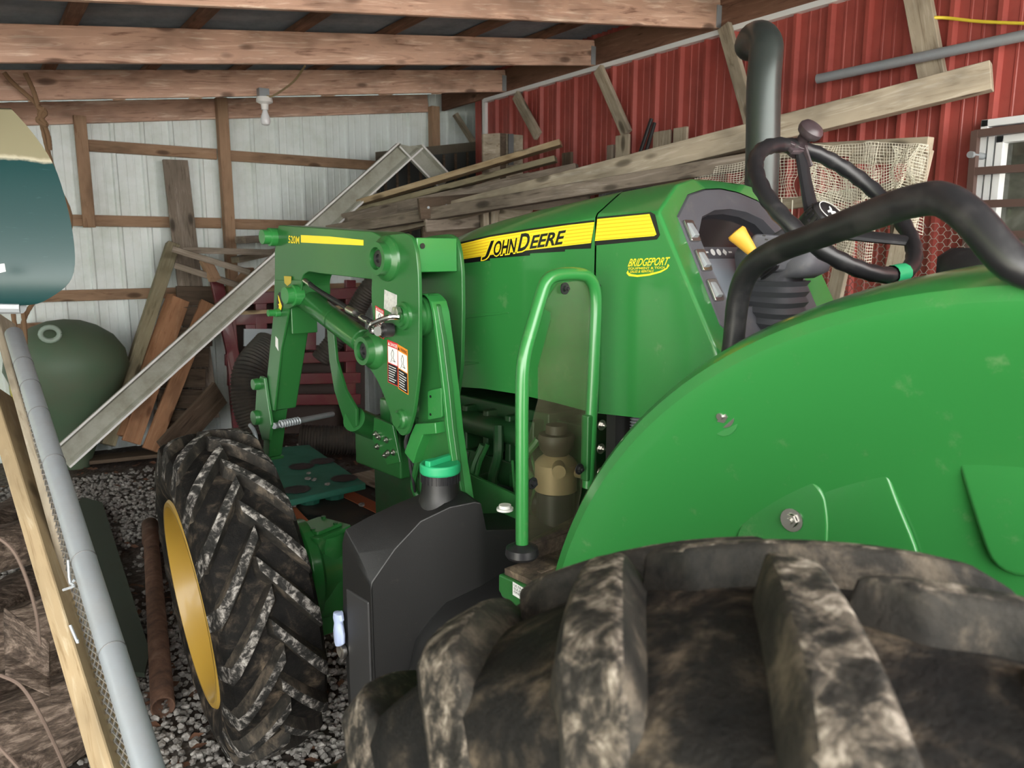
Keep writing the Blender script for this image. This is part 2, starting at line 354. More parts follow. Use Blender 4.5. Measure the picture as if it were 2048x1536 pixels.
# ---- hood ----
def hoodring(y,hw,zb,zs,zsh,wsh,zt):
    h=[V((XC-hw,y,zb)),V((XC-hw,y,zb+(zs-zb)*.5)),V((XC-hw,y,zs-.006)),V((XC-hw+.006,y,zs+.004)),V((XC-wsh-.01,y,zsh-.006)),V((XC-wsh+.012,y,zsh+.003)),V((XC-wsh*.5,y,zt-.007))]
    return h+[V((XC,y,zt))]+[V((2*XC-v.x,v.y,v.z)) for v in reversed(h)]
hw=XC-HS
ST=[(1.268,hw,1.292,1.775,1.832,.22,1.858),(1.40,hw,1.298,1.761,1.817,.22,1.845),(1.55,hw,1.301,1.743,1.800,.22,1.828),(1.70,hw,1.296,1.723,1.778,.22,1.806),(1.83,hw,1.284,1.703,1.757,.215,1.785),(2.0,hw-.005,1.265,1.665,1.715,.21,1.742),(2.15,hw-.02,1.24,1.60,1.645,.195,1.668),(2.26,hw-.045,1.2,1.49,1.53,.17,1.548),(2.32,hw-.07,1.16,1.36,1.39,.15,1.40),(2.335,hw-.1,1.15,1.26,1.28,.13,1.285)]
g=G().loft([hoodring(*s) for s in ST],caps=False,closed=False); e=hoodring(*ST[-1]); g.add(e,[tuple(range(len(e)))])
hood=P('hood',g,green,ang=28,solid=0)
g=G()    # side crease lines on the hood panel: shallow raised strips
for a,b in (((903,627),(1018,624)),((903,722),(960,724))):
    A=T(*a,x=HS+.0005);B=T(*b,x=HS+.0005); g.prism([A,B,B-V((0,0,.004)),A-V((0,0,.020))],(-.0035,0,0))
P('crease_trim',g,green,hood,bev=.0015)
# ---- cowl with dash frame ----
PC=V((XC,.962,1.528)); PU=V((0,.463,.886)).normalized(); PN=PU.cross(V((1,0,0))).normalized()
PN=V((0,-PU.z,PU.y))
def D(a,b,n=0): return PC+V((a,0,0))+PU*b+PN*n
Pout=[(-.155,.332),(-.232,.272),(-.232,0),(-.165,-.075)]; top=[(0,.358)]
c=1.2625
g=G()
s0=V((HS,c,1.292));s1=V((HS,c,1.775));s2=V((XC-.22,c,1.832));s3=V((XC,c,1.858))
O2=V((HS,1.079,1.775));O3=V((HS,.927,1.503));O4=V((HS+.05,.905,1.455));O5=V((HS+.05,.905,1.30));O0=V((1.50,1.10,1.84));O1=V((XC,1.165,1.870))
B1=V((HS,.93,1.31));B2=V((HS,1.086,1.305)); 
P0,P1,P2,P3=[D(a,b) for a,b in Pout];P4=D(*top[0]); PH=D(-.075,.352); OH=(O0+O1)/2+V((0,0,.008)); sh=(s2+s3)/2+V((0,0,.005))
B3=V((HS,.915,1.46))
g.add([s0,s1,O2,O3,B3,B1,B2],[(0,1,2,3,4,5,6)])
g.add([s1,s2,O0,O2],[(0,1,2,3)]); g.add([s2,sh,OH,O0],[(0,1,2,3)]); g.add([sh,s3,O1,OH],[(0,1,2,3)])
g.add([O2,O0,P0,P1],[(0,1,2,3)]); g.add([O2,P1,P2,O3],[(0,1,2,3)]); g.add([O0,OH,PH,P0],[(0,1,2,3)]); g.add([OH,O1,P4,PH],[(0,1,2,3)])
g.add([O3,P2,P3,O4],[(0,1,2,3)]); g.add([O3,O4,O5,B1,B3],[(0,1,2,3,4)])
g.mir(XC)
import bmesh
def weld(g,d=.0006):
    m=bpy.data.meshes.new('x'); m.from_pydata([tuple(v) for v in g.v],[],g.f); b=bmesh.new(); b.from_mesh(m); bmesh.ops.remove_doubles(b,verts=b.verts,dist=d)
    bmesh.ops.recalc_face_normals(b,faces=b.faces); b.verts.ensure_lookup_table(); r=G(); r.v=[v.co.copy() for v in b.verts]; r.f=[tuple(v.index for v in f.verts) for f in b.faces]; r.m=[0]*len(r.f); b.free(); bpy.data.meshes.remove(m); return r
cowl=P('cowl',weld(g),green,bev=.009,bseg=3)
g=G().box((HS-.007,1.246,1.298),(HS+.003,1.262,1.61)); P('edge_strip',g,blackm,cowl)  # thin black strip beside the hood-to-cowl seam
# dash panel: border, recess, screen
full=[(-.155,.332),(-.232,.272),(-.232,.13),(-.232,0),(-.165,-.075),(0,-.08),(.165,-.075),(.232,0),(.232,.13),(.232,.272),(.155,.332),(.075,.352),(0,.358),(-.075,.352)]
inn=[(-.135,.272),(-.178,.225),(-.178,.13),(-.165,.045),(-.12,.035),(0,.035),(.12,.035),(.165,.045),(.178,.13),(.178,.225),(.135,.272),(.07,.292),(0,.298),(-.07,.292)]
g=G(); g.loft([[D(a,b,-.004) for a,b in full],[D(a*.985,b*.985,.0015) for a,b in full],[D(a*1.03,b*1.02+.002,.0015) for a,b in inn],[D(a*1.01,b,.003) for a,b in inn],[D(a,b,-.002) for a,b in inn],[D(a*.985,b*.99+.002,-.022) for a,b in inn]],caps=False)
dash=P('dash_panel',g,panelp)
g=G(); g.add([D(a*.99,b*.99+.002,-.021) for a,b in inn],[tuple(range(len(inn)))]); P('gauge_hood',g,darkp,dash)
g=G(); g.prism([D(-.160,.05,-.020),D(.160,.05,-.020),D(.170,.20,-.020),D(-.170,.20,-.020)],PN*.006); lc=P('display',g,lcd,dash,bev=.002)
g=G(); g.prism([D(-.165,.170,-.0139),D(.165,.170,-.0139),D(.165,.2,-.0139),D(-.165,.2,-.0139)],PN*.0012); P('indicator_strip',g,panelp,lc)
g=G()
for k,a in enumerate((-.15,-.125,-.10,-.075,-.05)):
    if k in (1,2): g.lathe(D(a,.186,-.0124),PN,[(0,.0085),(.0006,.0085),(.0006,0)],16)
    elif k==3: g.prism([D(a-.009,.186,-.0124),D(a,.177,-.0124),D(a+.009,.186,-.0124),D(a,.195,-.0124)],PN*.0006)
    else: g.prism([D(a-.008,.184,-.0124),D(a+.006,.184,-.0124),D(a+.006,.188,-.0124),D(a-.008,.188,-.0124)],PN*.0006)
P('indicator_symbol',g,white_d,lc)
g=G(); 
for r0,r1 in ((.052,.050),(.03,.029)): 
    g.loft([[D(-.02+r*math.cos(t*PI/12),.10+r*math.sin(t*PI/12),-.0124) for t in range(3,22)] for r in (r0,r1)],caps=False,closed=False)
g.beam(D(-.02,.10,-.0122),D(-.045,.135,-.0122),.004,.001,up=PN); P('gauge_dial',g,white_d,lc)
for b in (.232,.157,.082):
    g=G(); g.prism(rounded([D(-.222,b-.027,.002),D(-.186,b-.027,.002),D(-.186,b+.027,.002),D(-.222,b+.027,.002)],.005,3),PN*.006); sw=P('rocker_switch',g,silver,dash,bev=.0015)
    g=G(); g.add([D(-.216,b-.019,.008),D(-.194,b-.019,.008),D(-.194,b+.019,.008),D(-.216,b+.019,.008),D(-.214,b-.016,.016),D(-.196,b-.016,.016),D(-.196,b+.017,.010),D(-.214,b+.017,.010)],[(4,5,6,7),(0,1,5,4),(1,2,6,5),(2,3,7,6),(3,0,4,7)]); P('rocker_paddle',g,galv,sw,bev=.002)
# ---- yellow stripe decals and lettering on the hood side ----
X1=HS-.0012
def sidepoly(g,pix,x=X1,mi=0,th=.0006): 
    p=[T(*q,x=x) for q in pix]; g.prism(p,(-th,0,0),mi)
def lerp(a,b,t): return (a[0]+(b[0]-a[0])*t,a[1]+(b[1]-a[1])*t)
TLc=[(860,506),(905,492),(980,474),(1060,461),(1130,451),(1189,444)]; BLc=[(860,536),(905,522),(980,510),(1060,500),(1130,492),(1182,486)]
g=G()
for i in range(5): sidepoly(g,[(TLc[i][0],TLc[i][1]-4),(TLc[i+1][0],TLc[i+1][1]-4),(BLc[i+1][0],BLc[i+1][1]+11),(BLc[i][0],BLc[i][1]+7)],HS-.0003)
sidepoly(g,[(1195,434),(1302,424),(1310,429),(1320,470),(1314,479),(1190,491)],HS-.0003)
hd=P('stripe_border',g,blk_d,hood,smooth=False)
g=G()
for i in range(5): sidepoly(g,[TLc[i],TLc[i+1],BLc[i+1],BLc[i]])
sidepoly(g,[(1195,438),(1299,428),(1313,469),(1308,472),(1190,482)])
for k in range(6):
    t0=(k+.45)/6;t1=t0+.055
    for i in range(5): sidepoly(g,[lerp(TLc[i],BLc[i],t0),lerp(TLc[i+1],BLc[i+1],t0),lerp(TLc[i+1],BLc[i+1],t1),lerp(TLc[i],BLc[i],t1)],X1-.0008,1,.0002)
    A0,A1=(1195,438),(1190,482);E0,E1=(1299,428),(1311,472); sidepoly(g,[lerp(A0,A1,t0),lerp(E0,E1,t0),lerp(E0,E1,t1),lerp(A0,A1,t1)],X1-.0008,1,.0002)
P('stripe_decal',g,[yel_d,yel_l],hood,smooth=False)
BLp,BRp,TLp=T(966,516,x=X1),T(1133,490,x=X1),T(966,478,x=X1)
g=G()
def word(off,mi,lift):
    # raised initials J and D, smaller capitals between
    cells=[('J',966,990,486,519),('OHN',989,1037,484,511),('D',1037,1062,470,502),('EERE',1061,1134,473,497)]
    for s,xa,xb,yt,yb in cells:
        xm=(xa+xb)/2; dy=lambda x:(x-xa)*-.145
        ref,_=text_geo(s,.35,0)
        quadtext(g,s,T(xa,yb,x=X1),T(xb-2,yb+dy(xb),x=X1),T(xa,yt,x=X1),(-lift,0,0),.35,off,mi,ref=ref)
word(.085,0,.0016); word(0.028,1,.0022); P('lettering',g,[yel_d,blk_d],hood,smooth=False,recalc=False,label='black JOHN DEERE lettering')
g=G(); q=lambda x,y:T(x,y,x=X1)
for off,mi,l in ((.012,0,.0006),): quadtext(g,'BRIDGEPORT',q(1256,533),q(1337,530),q(1259,518),(-l,0,0),.3,off,mi,ref=text_geo('BRIDGEPORT',.3)[0])
quadtext(g,'EQUIPMENT & TOOL',q(1257,540),q(1332,538),q(1257,535),(-.0006,0,0),0,0.01,0)
quadtext(g,'SALES & RENTALS',q(1260,546),q(1307,544.5),q(1261,541),(-.0006,0,0),.2,0.01,0)
sw=[(1256,541),(1253,546),(1258,552),(1275,554),(1300,551),(1322,545),(1334,538),(1339,531),(1336,528),(1333,536),(1320,542),(1298,547.5),(1275,550),(1262,548),(1257,545)]
sidepoly(g,sw,X1,0,.0006); P('dealer_decal',g,[yel_d,blk_d],cowl,smooth=False,recalc=False,label='BRIDGEPORT EQUIPMENT & TOOL dealer decal')
# ---- steering column, boot, levers, wheel ----
def rr(c,w,d,z,r=.3,n=5,tilt=0):
    pts=[]
    for k in range(24):
        t=2*PI*k/24; ct,st=math.cos(t),math.sin(t); e=.55; pts.append(V((c[0]+w/2*math.copysign(abs(ct)**e,ct),c[1]+d/2*math.copysign(abs(st)**e,st),z+tilt*(d/2*math.copysign(abs(st)**e,st)))))
    return pts
g=G(); rg=[]
for k in range(15):
    t=k/14; z=1.455+.165*t; o=1 if k%2==0 else .9; w=.20*(1-.28*t)*o; rg.append(rr((XC+.0,1.005-.04*t),w,w*1.0,z,tilt=.15*(1-t)))
g.loft(rg); P('column_boot',g,rubber,ang=60)
g=G().loft([rr((XC,.965),.10,.10,1.60),rr((XC,.955),.10,.10,1.63),rr((XC+.01,.945),.12,.12,1.645,tilt=.3),rr((XC+.025,.93),.145,.13,1.67,tilt=.45),rr((XC+.03,.92),.13,.12,1.695,tilt=.55),rr((XC+.03,.91),.09,.09,1.72,tilt=.55)]); col=P('column_shroud',g,panelp,ang=50)
SC=V((1.72,.828,1.788)); SN=V((math.sin(-.14),-math.sin(.785),math.cos(.785))).normalized(); SR=.208
SU=(V((1,0,0))-SN*SN.x).normalized(); SV=SN.cross(SU)
def S(a,r,h=0): return SC+SU*(r*math.cos(a))+SV*(r*math.sin(a))+SN*h
g=G(); N=64; rg=[]
for i in range(N):
    a=2*PI*i/N; e=S(a,1)-SC; rr0=.0178+.0012*math.cos(i*PI); rg.append([S(a,SR)+e*(rr0*math.cos(k*PI/6))+SN*(rr0*math.sin(k*PI/6)) for k in range(12)])
rg.append(rg[0]); g.loft(rg,caps=False); wheel=P('steering_wheel',g,blackm,ang=80)
def angto(px,py):
    d=AT[0]*F+AT[1]*(px-1024)+AT[2]*(768-py); o=V((0,0,H)); t=(SC-o).dot(SN)/d.dot(SN); q=o+d*t-SC; return math.atan2(q.dot(SV),q.dot(SU)),q.length
for px,py in ((1598,295),(1815,480)):
    a,_=angto(px,py); g=G(); g.loft([[S(a,r,h)+ (S(a+PI/2,1)-SC)*w*math.cos(k*PI/5)+SN*(w*.55*math.sin(k*PI/5)) for k in range(10)] for r,w,h in ((.02,.024,-.06),(.06,.021,-.05),(.12,.018,-.03),(.2,.017,0))]); P('spoke',g,blackm,wheel)
a,_=angto(1560,470)
g=G().lathe(SC-SN*.078,SN,[(-.05,.04),(0,.045),(.03,.045),(.034,.04),(.055,.040),(.060,.036),(.064,.0)],36); hub=P('hub',g,blackm,wheel)
g=G(); 
for k in range(18): a=k*PI/9; g.beam(SC+(S(a,.042)-SC)-SN*.054,SC+(S(a,.041)-SC)-SN*.028,.006,.006,up=S(a,1)-SC)
P('hub_cap',g,blackm,wheel)
g=G().lathe(SC-SN*.0145,SN,[(0,.032),(.0012,.032),(.0012,.030)],32)
lp=[(-.35,-.35),(.4,-.4),(.45,-.1),(.1,.0),(.3,.25),(.35,.6),(.15,.45),(0,.2),(-.5,.1),(-.6,-.1),(-.2,-.1)]
g.prism([SC-SN*.0140+SU*(x*.026)+SV*(y*.026) for x,y in lp],SN*.001); P('hub_emblem',g,white_d,hub)
a,_=angto(1590,287); kp=S(a,SR,.012)
g=G().cyl(kp-SN*.034,kp,.019,.021,seg=16); g.beam(kp+SU*-.045-SN*.010,kp+SU*.035-SN*.010,.045,.012,up=SN); g.beam(kp-SN*.005,kp-SN*.03-SV*.055,.034,.007,up=SU); g.cyl(kp+SU*-.033-SN*.006,kp+SU*-.033+SN*.004,.010,seg=10)
kn=P('spinner_clamp',g,knobm,wheel,bev=.003)
g=G().lathe(kp,SN,[(0,.014),(.016,.0155),(.020,.018),(.025,.026),(.033,.030),(.042,.030),(.050,.024),(.054,.012),(.055,0)],28); P('spinner_knob',g,knobm,wheel)
g=G(); a0,_=angto(1783,551); a1,_=angto(1806,545)
rg=[]
for i in range(2):
    a=(a0,a1)[i]; rg.append([S(a,SR)+(S(a,1)-SC)*(.021*math.cos(k*PI/6))+SN*(.021*math.sin(k*PI/6)) for k in range(12)])
g.loft(rg,caps=False); tp=S((a0+a1)/2,SR,0)
g.tube([tp+SU*.02,tp+V((.01,-.02,-.03)),tp+V((-.02,-.015,-.05)),tp+V((-.035,0,-.055))],.004,6,smooth=4)
g.tube([tp+V((-.035,0,-.02)),tp+V((-.036,0,-.06))],.002,6); g.prism([tp+V((-.045,0,-.055)),tp+V((.06,-.01,-.06)),tp+V((.06,-.01,-.12)),tp+V((-.04,0,-.115))],(0,.001,0)); P('key_tag',g,green_c,wheel,ang=60)
# transmission lever: yellow knob, base box
g=G(); kb=T(1506,505,x=1.60); kt=T(1468,460,x=1.575)
g.lathe(kb,kt-kb,[(0,.011),(.012,.014),(.04,.019),(.056,.0225),(.062,.020),(.064,0)],24); lv=P('shift_knob',g,plain('yellow shift knob',(.85,.45,.05),.5),label='yellow shift knob')
g=G().cyl(kb,kb+(kb-kt).normalized()*.035,.008,seg=12); e=kb+(kb-kt).normalized()*.033
for k in range(5): g.lathe(e+(kb-kt).normalized()*(.006*k),kb-kt,[(0,.014+.002*k),(.003,.019+.002*k),(.006,.014+.002*k)],18)
P('shift_stem',g,blackm,lv)
sh=V((XC-.105,.945,1.70)); g=G()
rg=[[T(1495,540,x=1.61),T(1590,545,x=1.69),T(1605,480,x=1.69),T(1580,470,x=1.67),T(1512,466,x=1.61),T(1490,500,x=1.60)]]
g.prism(rg[0],(.03,.05,-.01)); P('shift_housing',g,panelp,bev=.008,bseg=3)
g=G()
for k,(x,y) in enumerate(((1525,470),(1530,478),(1541,490))): g.prism([T(x,y,x=1.60),T(x+6,y+1,x=1.602),T(x+5,y+3,x=1.602),T(x-1,y+2,x=1.60)],(0,-.001,.001))
P('shift_mark',g,blk_d)
# ---- grab rail beside the seat ----
rail=[T(1458,740,x=1.36),T(1466,690,x=1.36),T(1478,590,x=1.35),T(1505,533,x=1.33),T(1560,499,x=1.30),T(1640,469,x=1.25),T(1765,422,x=1.18)]
rail+=[T(1830,402,x=1.155),T(1885,399,x=1.14),T(1945,438,x=1.125),T(2030,530,x=1.12)]
rail+=[V((1.15,rail[-1].y-.05,1.655)),V((1.22,rail[-1].y-.12,1.62))]
rl=P('grab_rail',G().tube(rail,[.0215,.0215,.022,.0225,.023,.0235,.0235,.0235,.0235,.0235,.0235,.0235],16,smooth=6),blackm,ang=70)
# ---- exhaust ----
ex=[V((2.02,1.16,1.3)),T(1523,370,x=2.05),T(1527,180,x=2.05)]+[T(1531,120,x=2.06),T(1532,92,x=2.075),T(1522,76,x=2.11),T(1508,78,x=2.16),T(1500,92,x=2.20)]
ex[0]=ex[1]+V((0,0,-.5))
g=G().tube(ex[:4]+ex[4:],.047,20,caps=False,smooth=6); P('exhaust_stack',g,plain('heat stained exhaust steel',(.045,.055,.052),.32,.45,0,.5,(.09,.085,.08),4,.45,.7),ang=70,solid=.002)
# ---- platform, mat, step fascia ----
g=G().box((1.055,-.2,.93),(2*XC-1.055,1.215,.985)); P('platform',g,green,bev=.01)
g=G().box((1.062,-.2,.985),(2*XC-1.062,1.205,1.000))
for k in range(7):
    y=1.135-k*.042; g.box((1.10,y-.008,1.0),(1.34,y+.008,1.0035))
g.tube([V((1.135,1.205,1.0)),V((1.15,1.21,1.025)),V((1.36,1.225,1.045))],.016,8); g.box((1.14,1.196,1.0),(1.4,1.222,1.035))
fl=P('floor_mat',g,weathered('dusty brown rubber mat',None,[(.35,(.03,.024,.02)),(.55,(.10,.075,.055)),(.7,(.25,.19,.13))],.85,16,.5,60),bev=.005)
g=G().add([(1.052,1.215,.985),(1.052,.93,.985),(1.052,.93,.905),(1.052,.96,.895),(1.052,1.20,.925),(1.052,1.215,.94)],[(0,1,2,3,4,5)]); g.prism([(1.053,1.215,.985),(1.053,.90,.985),(1.053,.88,.90),(1.053,.93,.885),(1.053,1.18,.93),(1.053,1.215,.945)],(.02,0,0)); g.v=g.v[6:];g.f=[tuple(i-6 for i in f) for f in g.f[1:]];g.m=g.m[1:]
fa=P('step_fascia',g,green_d,bev=.004)
g=G(); a,b,d=V((1.0515,1.165,.955)),V((1.0515,1.10,.949)),V((1.0515,1.165,.985)); up=V((0,0,.030)); g.prism([a,b,b+up,a+up],(-.0005,0,0),0)
for k,t in enumerate(('ULTRA LOW','SULFUR FUEL','ONLY')):
    o=a+V((-.0008,-.004,.0215-k*.0075)); w=(b-a)*(.88 if k<2 else .4); quadtext(g,t,o,o+w,o+V((0,0,.0055)),(0,0,0),0,.012,1)
P('fuel_label',g,[white_d,blk_d],fa,smooth=False,recalc=False)
# ---- grab bar hoop with clear shield on the platform corner ----
y=1.20
hb=[T(1044,1095,y=y),T(1044,940,y=y),T(1044,790,y=y),T(1048,718,y=y),T(1066,648,y=y),T(1083,590,y=y),T(1094,562,y=y),T(1115,550,y=y),T(1155,548,y=y),T(1178,556,y=y),T(1191,590,y=y),T(1189,680,y=y),T(1184,800,y=y),T(1176,975,y=y)]
g=G().tube(hb,.0145,16,smooth=4); bar=P('entry_handrail',g,green,ang=70)
g=G().lathe(hb[0]-V((0,0,.022)),(0,0,1),[(0,.034),(.006,.038),(.022,.036),(.030,.022),(.032,.016)],24); P('rubber_foot',g,blackm,bar)
g=G().box((hb[-1].x-.016,y-.012,1.15),(hb[-1].x+.014,y+.012,1.31)); P('clamp_bracket',g,green_d,bar,bev=.004)
m,nt,bs,nd,lk=node_mat('tinted clear acrylic')
tr=nd.new('ShaderNodeBsdfTransparent'); tr.inputs[0].default_value=(.84,.86,.80,1); gl=nd.new('ShaderNodeBsdfGlossy'); gl.inputs['Roughness'].default_value=.08; gl.inputs['Color'].default_value=(.9,.9,.85,1)
df=nd.new('ShaderNodeBsdfDiffuse'); df.inputs[0].default_value=(.30,.27,.18,1)
fr_=nd.new('ShaderNodeFresnel'); fr_.inputs[0].default_value=1.5
mx=nd.new('ShaderNodeMixShader'); mx.inputs[0].default_value=.07; nd.remove(fr_); lk.new(tr.outputs[0],mx.inputs[1]); lk.new(gl.outputs[0],mx.inputs[2])
m2=nd.new('ShaderNodeMixShader'); nv=noise(nd,lk,coords(nd,lk),6,6); rp=ramp(nd,[(.35,(.03,)*3),(.7,(.13,)*3)]); lk.new(nv,rp.inputs[0]); lk.new(rp.outputs[0],m2.inputs[0]); lk.new(mx.outputs[0],m2.inputs[1]); lk.new(df.outputs[0],m2.inputs[2])
lk.new(m2.outputs[0],nd['Material Output'].inputs[0]); acr=m
g=G(); pts=[T(a,b,y=y+.004) for a,b in ((1094,600),(1116,566),(1168,560),(1182,585),(1176,790),(1163,985),(1149,1052),(1058,1090),(1058,880),(1078,800),(1078,735),(1103,640),(1103,625),(1089,617))]
g.prism(pts,(0,.004,0)); shl=P('clear_shield',g,acr,bar,smooth=False,label='tinted clear shield')
for a,b in ((1129,577),(1065,966),(1158,938)): bolt(T(a,b,y=y-.001),(0,-1,0),.007,shl,blackm)
# ---- fuel tank ----
def tsec(x,y0,y1,z0,z1,slope):
    c=V((x,(y0+y1)/2,(z0+z1)/2)); pts=[]
    for k in range(32):
        t=2*PI*k/32; ct,st=math.cos(t),math.sin(t); e=.38
        yy=(y1-y0)/2*math.copysign(abs(ct)**e,ct); zz=(z1-z0)/2*math.copysign(abs(st)**e,st)
        if zz>0: zz+=slope*yy
        pts.append(V((x,c.y+yy,c.z+zz)))
    return pts
RT_=[(.948,742,1180,.44),(.953,744,1165,.38),(1.01,790,1098,.33),(1.07,842,1042,.31),(1.13,900,1014,.30),(1.185,950,1004,.30),(1.198,962,1006,.30)]
FT_=[(.948,684,1085),(.953,690,1058),(1.01,738,1032),(1.07,790,1008),(1.13,846,985),(1.185,895,972),(1.198,905,974)]
g=G(); rg=[]
for (x,px,py,zb_),(x2,qx,qy) in zip(RT_,FT_):
    r_=T(px,py,x=x); f_=T(qx,qy,x=x); f_.z=max(f_.z,r_.z-.01)
    rg.append([V((x,r_.y+.02,zb_)),V((x,r_.y-.004,zb_+.1)),V((x,r_.y,r_.z-.2)),r_,V((x,(r_.y+f_.y)/2,(r_.z+f_.z)/2+.006)),f_,V((x,f_.y+.01,f_.z-.2)),V((x,f_.y,zb_))])
e_=rg[-1]
for x,dz in ((1.212,.075),(1.40,.10)): rg.append([V((x,v.y-(x-1.198)*.35,v.z if v.z<.8 else v.z-dz)) for v in e_])
g.loft(rg); tank=P('fuel_tank',g,plastic,bev=.018,bseg=4,label='black moulded fuel tank')
g=G().loft([tsec(x,y0,1.55,z0,z1,0) for x,y0,z0,z1 in ((1.02,1.44,.33,.60),(1.05,1.38,.31,.72),(1.12,1.33,.30,.80),(1.25,1.28,.30,.86),(1.5,1.25,.30,.90))]); P('tank_saddle',g,plastic,tank,ang=60)
nk=T(881,972,x=1.155); nx,ny=nk.x,nk.y
g=G().lathe((nx,ny,1.038),(0,0,1),[(0,.064),(.012,.058),(.028,.053),(.045,.050),(.070,.048)],32); P('filler_neck',g,plastic,tank)
g=G().lathe((nx,ny,1.101),(0,0,1),[(0,.046),(.0,.050),(.022,.050),(.022,.044)],32)
for k in range(28): a=k*2*PI/28; g.beam((nx+.050*math.cos(a),ny+.05*math.sin(a),1.101),(nx+.05*math.cos(a),ny+.05*math.sin(a),1.122),.005,.004,up=(math.cos(a),math.sin(a),0))
P('locking_ring',g,blackm,tank)
cz=0
g=G().lathe((nx,ny,1.123),(0,0,1),[(0,.050),(.003,.053),(.024,.053),(.028,.048),(.026,.044),(.026,0)],36); g.beam((nx-.048,ny-.01,1.156),(nx+.048,ny+.01,1.156),.018,.016); P('filler_cap',g,green_c,tank,bev=.003,label='green filler cap')
g=G().box((.944,1.59,.42),(.955,1.70,.82)); P('tank_recess',g,plain('worn black plastic',(.03,.03,.031),.5),tank,bev=.02,bseg=4)
c=T(686,1255,x=.945)
g=G().loft([[c+V((-.02,.030*math.cos(t)*a-.0,h+.02*math.sin(t)*a)) if 0 else c+V((-.012-.012*math.sin(t),.024*math.cos(t)*a,h)) for t in [k*PI/6 for k in range(12)]] for a,h in ((.35,-.045),(.9,-.035),(1,-.01),(.7,.01),(.5,.018),(.9,.03),(.7,.045),(.2,.048))]); P('drain_plug',g,blue_p,tank)
g=G().lathe(T(688,1300,x=.945),(-1,0,0),[(0,.02),(.012,.02),(.014,.015),(.008,.0)],20); P('lamp_socket',g,silver,tank)
g=G().lathe(T(1010,1020,x=1.27),(0,0,1),[(0,.022),(.006,.022),(.006,.016),(.014,.016),(.014,0)],20); P('vent_cap',g,whitep,tank)
# ---- chassis, axle, engine ----
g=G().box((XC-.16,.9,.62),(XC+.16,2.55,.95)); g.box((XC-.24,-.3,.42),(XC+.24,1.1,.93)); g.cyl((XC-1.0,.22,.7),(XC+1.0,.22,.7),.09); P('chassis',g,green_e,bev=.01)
g=G().tube([V((XC-.55,2.46,.60)),V((XC,2.46,.52)),V((XC+.55,2.46,.60))],.08,16); P('front_axle',g,green_d)
hc=T(640,1120,y=2.40)
g=G().lathe(hc+V((-.07,.03,-.03)),(math.cos(FYAW),-math.sin(FYAW),0),[(-.02,.15),(.0,.18),(.035,.18),(.05,.15),(.10,.12),(.18,.085),(.3,.08)],36)
g.lathe(hc+V((0,0,-.18)),(0,0,1),[(0,.09),(.04,.105),(.12,.10),(.2,.09),(.26,.098),(.29,.095)],28)
kh=P('knuckle_housing',g,green,bev=.003)
t0=hc.z+.105; g=G(); a=math.radians(15)
cc=V((hc.x,hc.y,0)); 
def rq(s,z): return [V((cc.x+s*(x*math.cos(a)-yy*math.sin(a)),cc.y+s*(x*math.sin(a)+yy*math.cos(a)),z)) for x,yy in ((-1,-1),(1,-1),(1,1),(-1,1))]
g.loft([rounded(rq(.080,t0-.06),.02),rounded(rq(.084,t0),.02),rounded(rq(.084,t0+.018),.02)]); g.loft([rounded(rq(.062,t0+.018),.012),rounded(rq(.060,t0+.030),.012)]); P('king_pin_cap',g,green,kh,bev=.003)
for x,yy in ((-1,-1),(1,-1),(1,1),(-1,1)): p=cc+V((.044*x,.044*yy,t0+.030)); g=G().cyl(p,p+V((0,0,.007)),.009,seg=6); P('cap_bolt',g,green_d,kh)
g=G().box((hc.x-.06,hc.y-.10,hc.z-.17),(hc.x+.03,hc.y-.02,hc.z-.10)); g.box((hc.x-.09,hc.y-.08,hc.z-.25),(hc.x+.06,hc.y+.08,hc.z-.16)); P('steering_stop',g,green,kh,bev=.008)
g=G().box((XC-.20,1.35,.92),(XC+.20,2.2,1.22)); g.box((XC-.23,1.5,1.12),(XC-.1,2.15,1.24)); g.cyl((XC-.26,1.55,1.17),(XC-.26,2.1,1.17),.035); g.box((XC-.26,1.62,.96),(XC-.18,1.9,1.08))
for k in range(6): g.box((XC-.27,1.52+k*.1,1.08),(XC-.19,1.545+k*.1,1.22))
g.cyl((XC-.24,1.72,.98),(XC-.36,1.72,.98),.05,.04); g.cyl((XC-.22,1.95,1.0),(XC-.33,1.95,1.0),.06,.05)
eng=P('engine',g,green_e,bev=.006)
for k in range(13):
    x=XC-.27-R.random()*.06; y=1.48+k*.05; z=1.2-R.random()*.12
    pth=[V((x,y,z)),V((x-.02,y+R.uniform(-.05,.08),z-.08)),V((x-.01,y+R.uniform(-.1,.1),z-.18)),V((x+.04,y+R.uniform(-.1,.12),z-.26))]
    P('engine_pipe',G().tube(pth,R.choice([.005,.007,.011,.014]),8,smooth=5),R.choice([green_e,green_e,green_d,hoseb,green_d]),eng)
g=G().tube([V((1.36,1.86,.96)),V((1.38,1.75,1.0)),V((1.42,1.6,.99)),V((1.5,1.5,.98))],.03,12,smooth=5); hs=P('coolant_hose',g,hoseb,eng)
g=G().lathe(V((1.375,1.81,.975)),(.02,-.1,.03),[(0,.034),(.02,.034),(.02,.03)],20); P('hose_clamp',g,strapo,hs)
g=G().lathe((1.50,1.60,.86),(0,0,1),[(0,.042),(.01,.046),(.13,.046),(.14,.04)],24,caps=True); f1=P('oil_filter',g,blackm,eng); g=G().lathe((1.50,1.60,1.0),(0,0,1),[(0,.052),(.05,.052),(.055,.045),(.055,0)],24); P('filter_head',g,green_d,f1)
fx,fy=1.50,1.43
fc_=T(1112,925,y=1.42)
g=G().lathe((fc_.x,fc_.y,fc_.z-.36),(0,0,1),[(0,.045),(.005,.052),(.28,.052),(.285,.046)],28,caps=True); f2=P('fuel_filter',g,blackm,eng)
g=G(); 
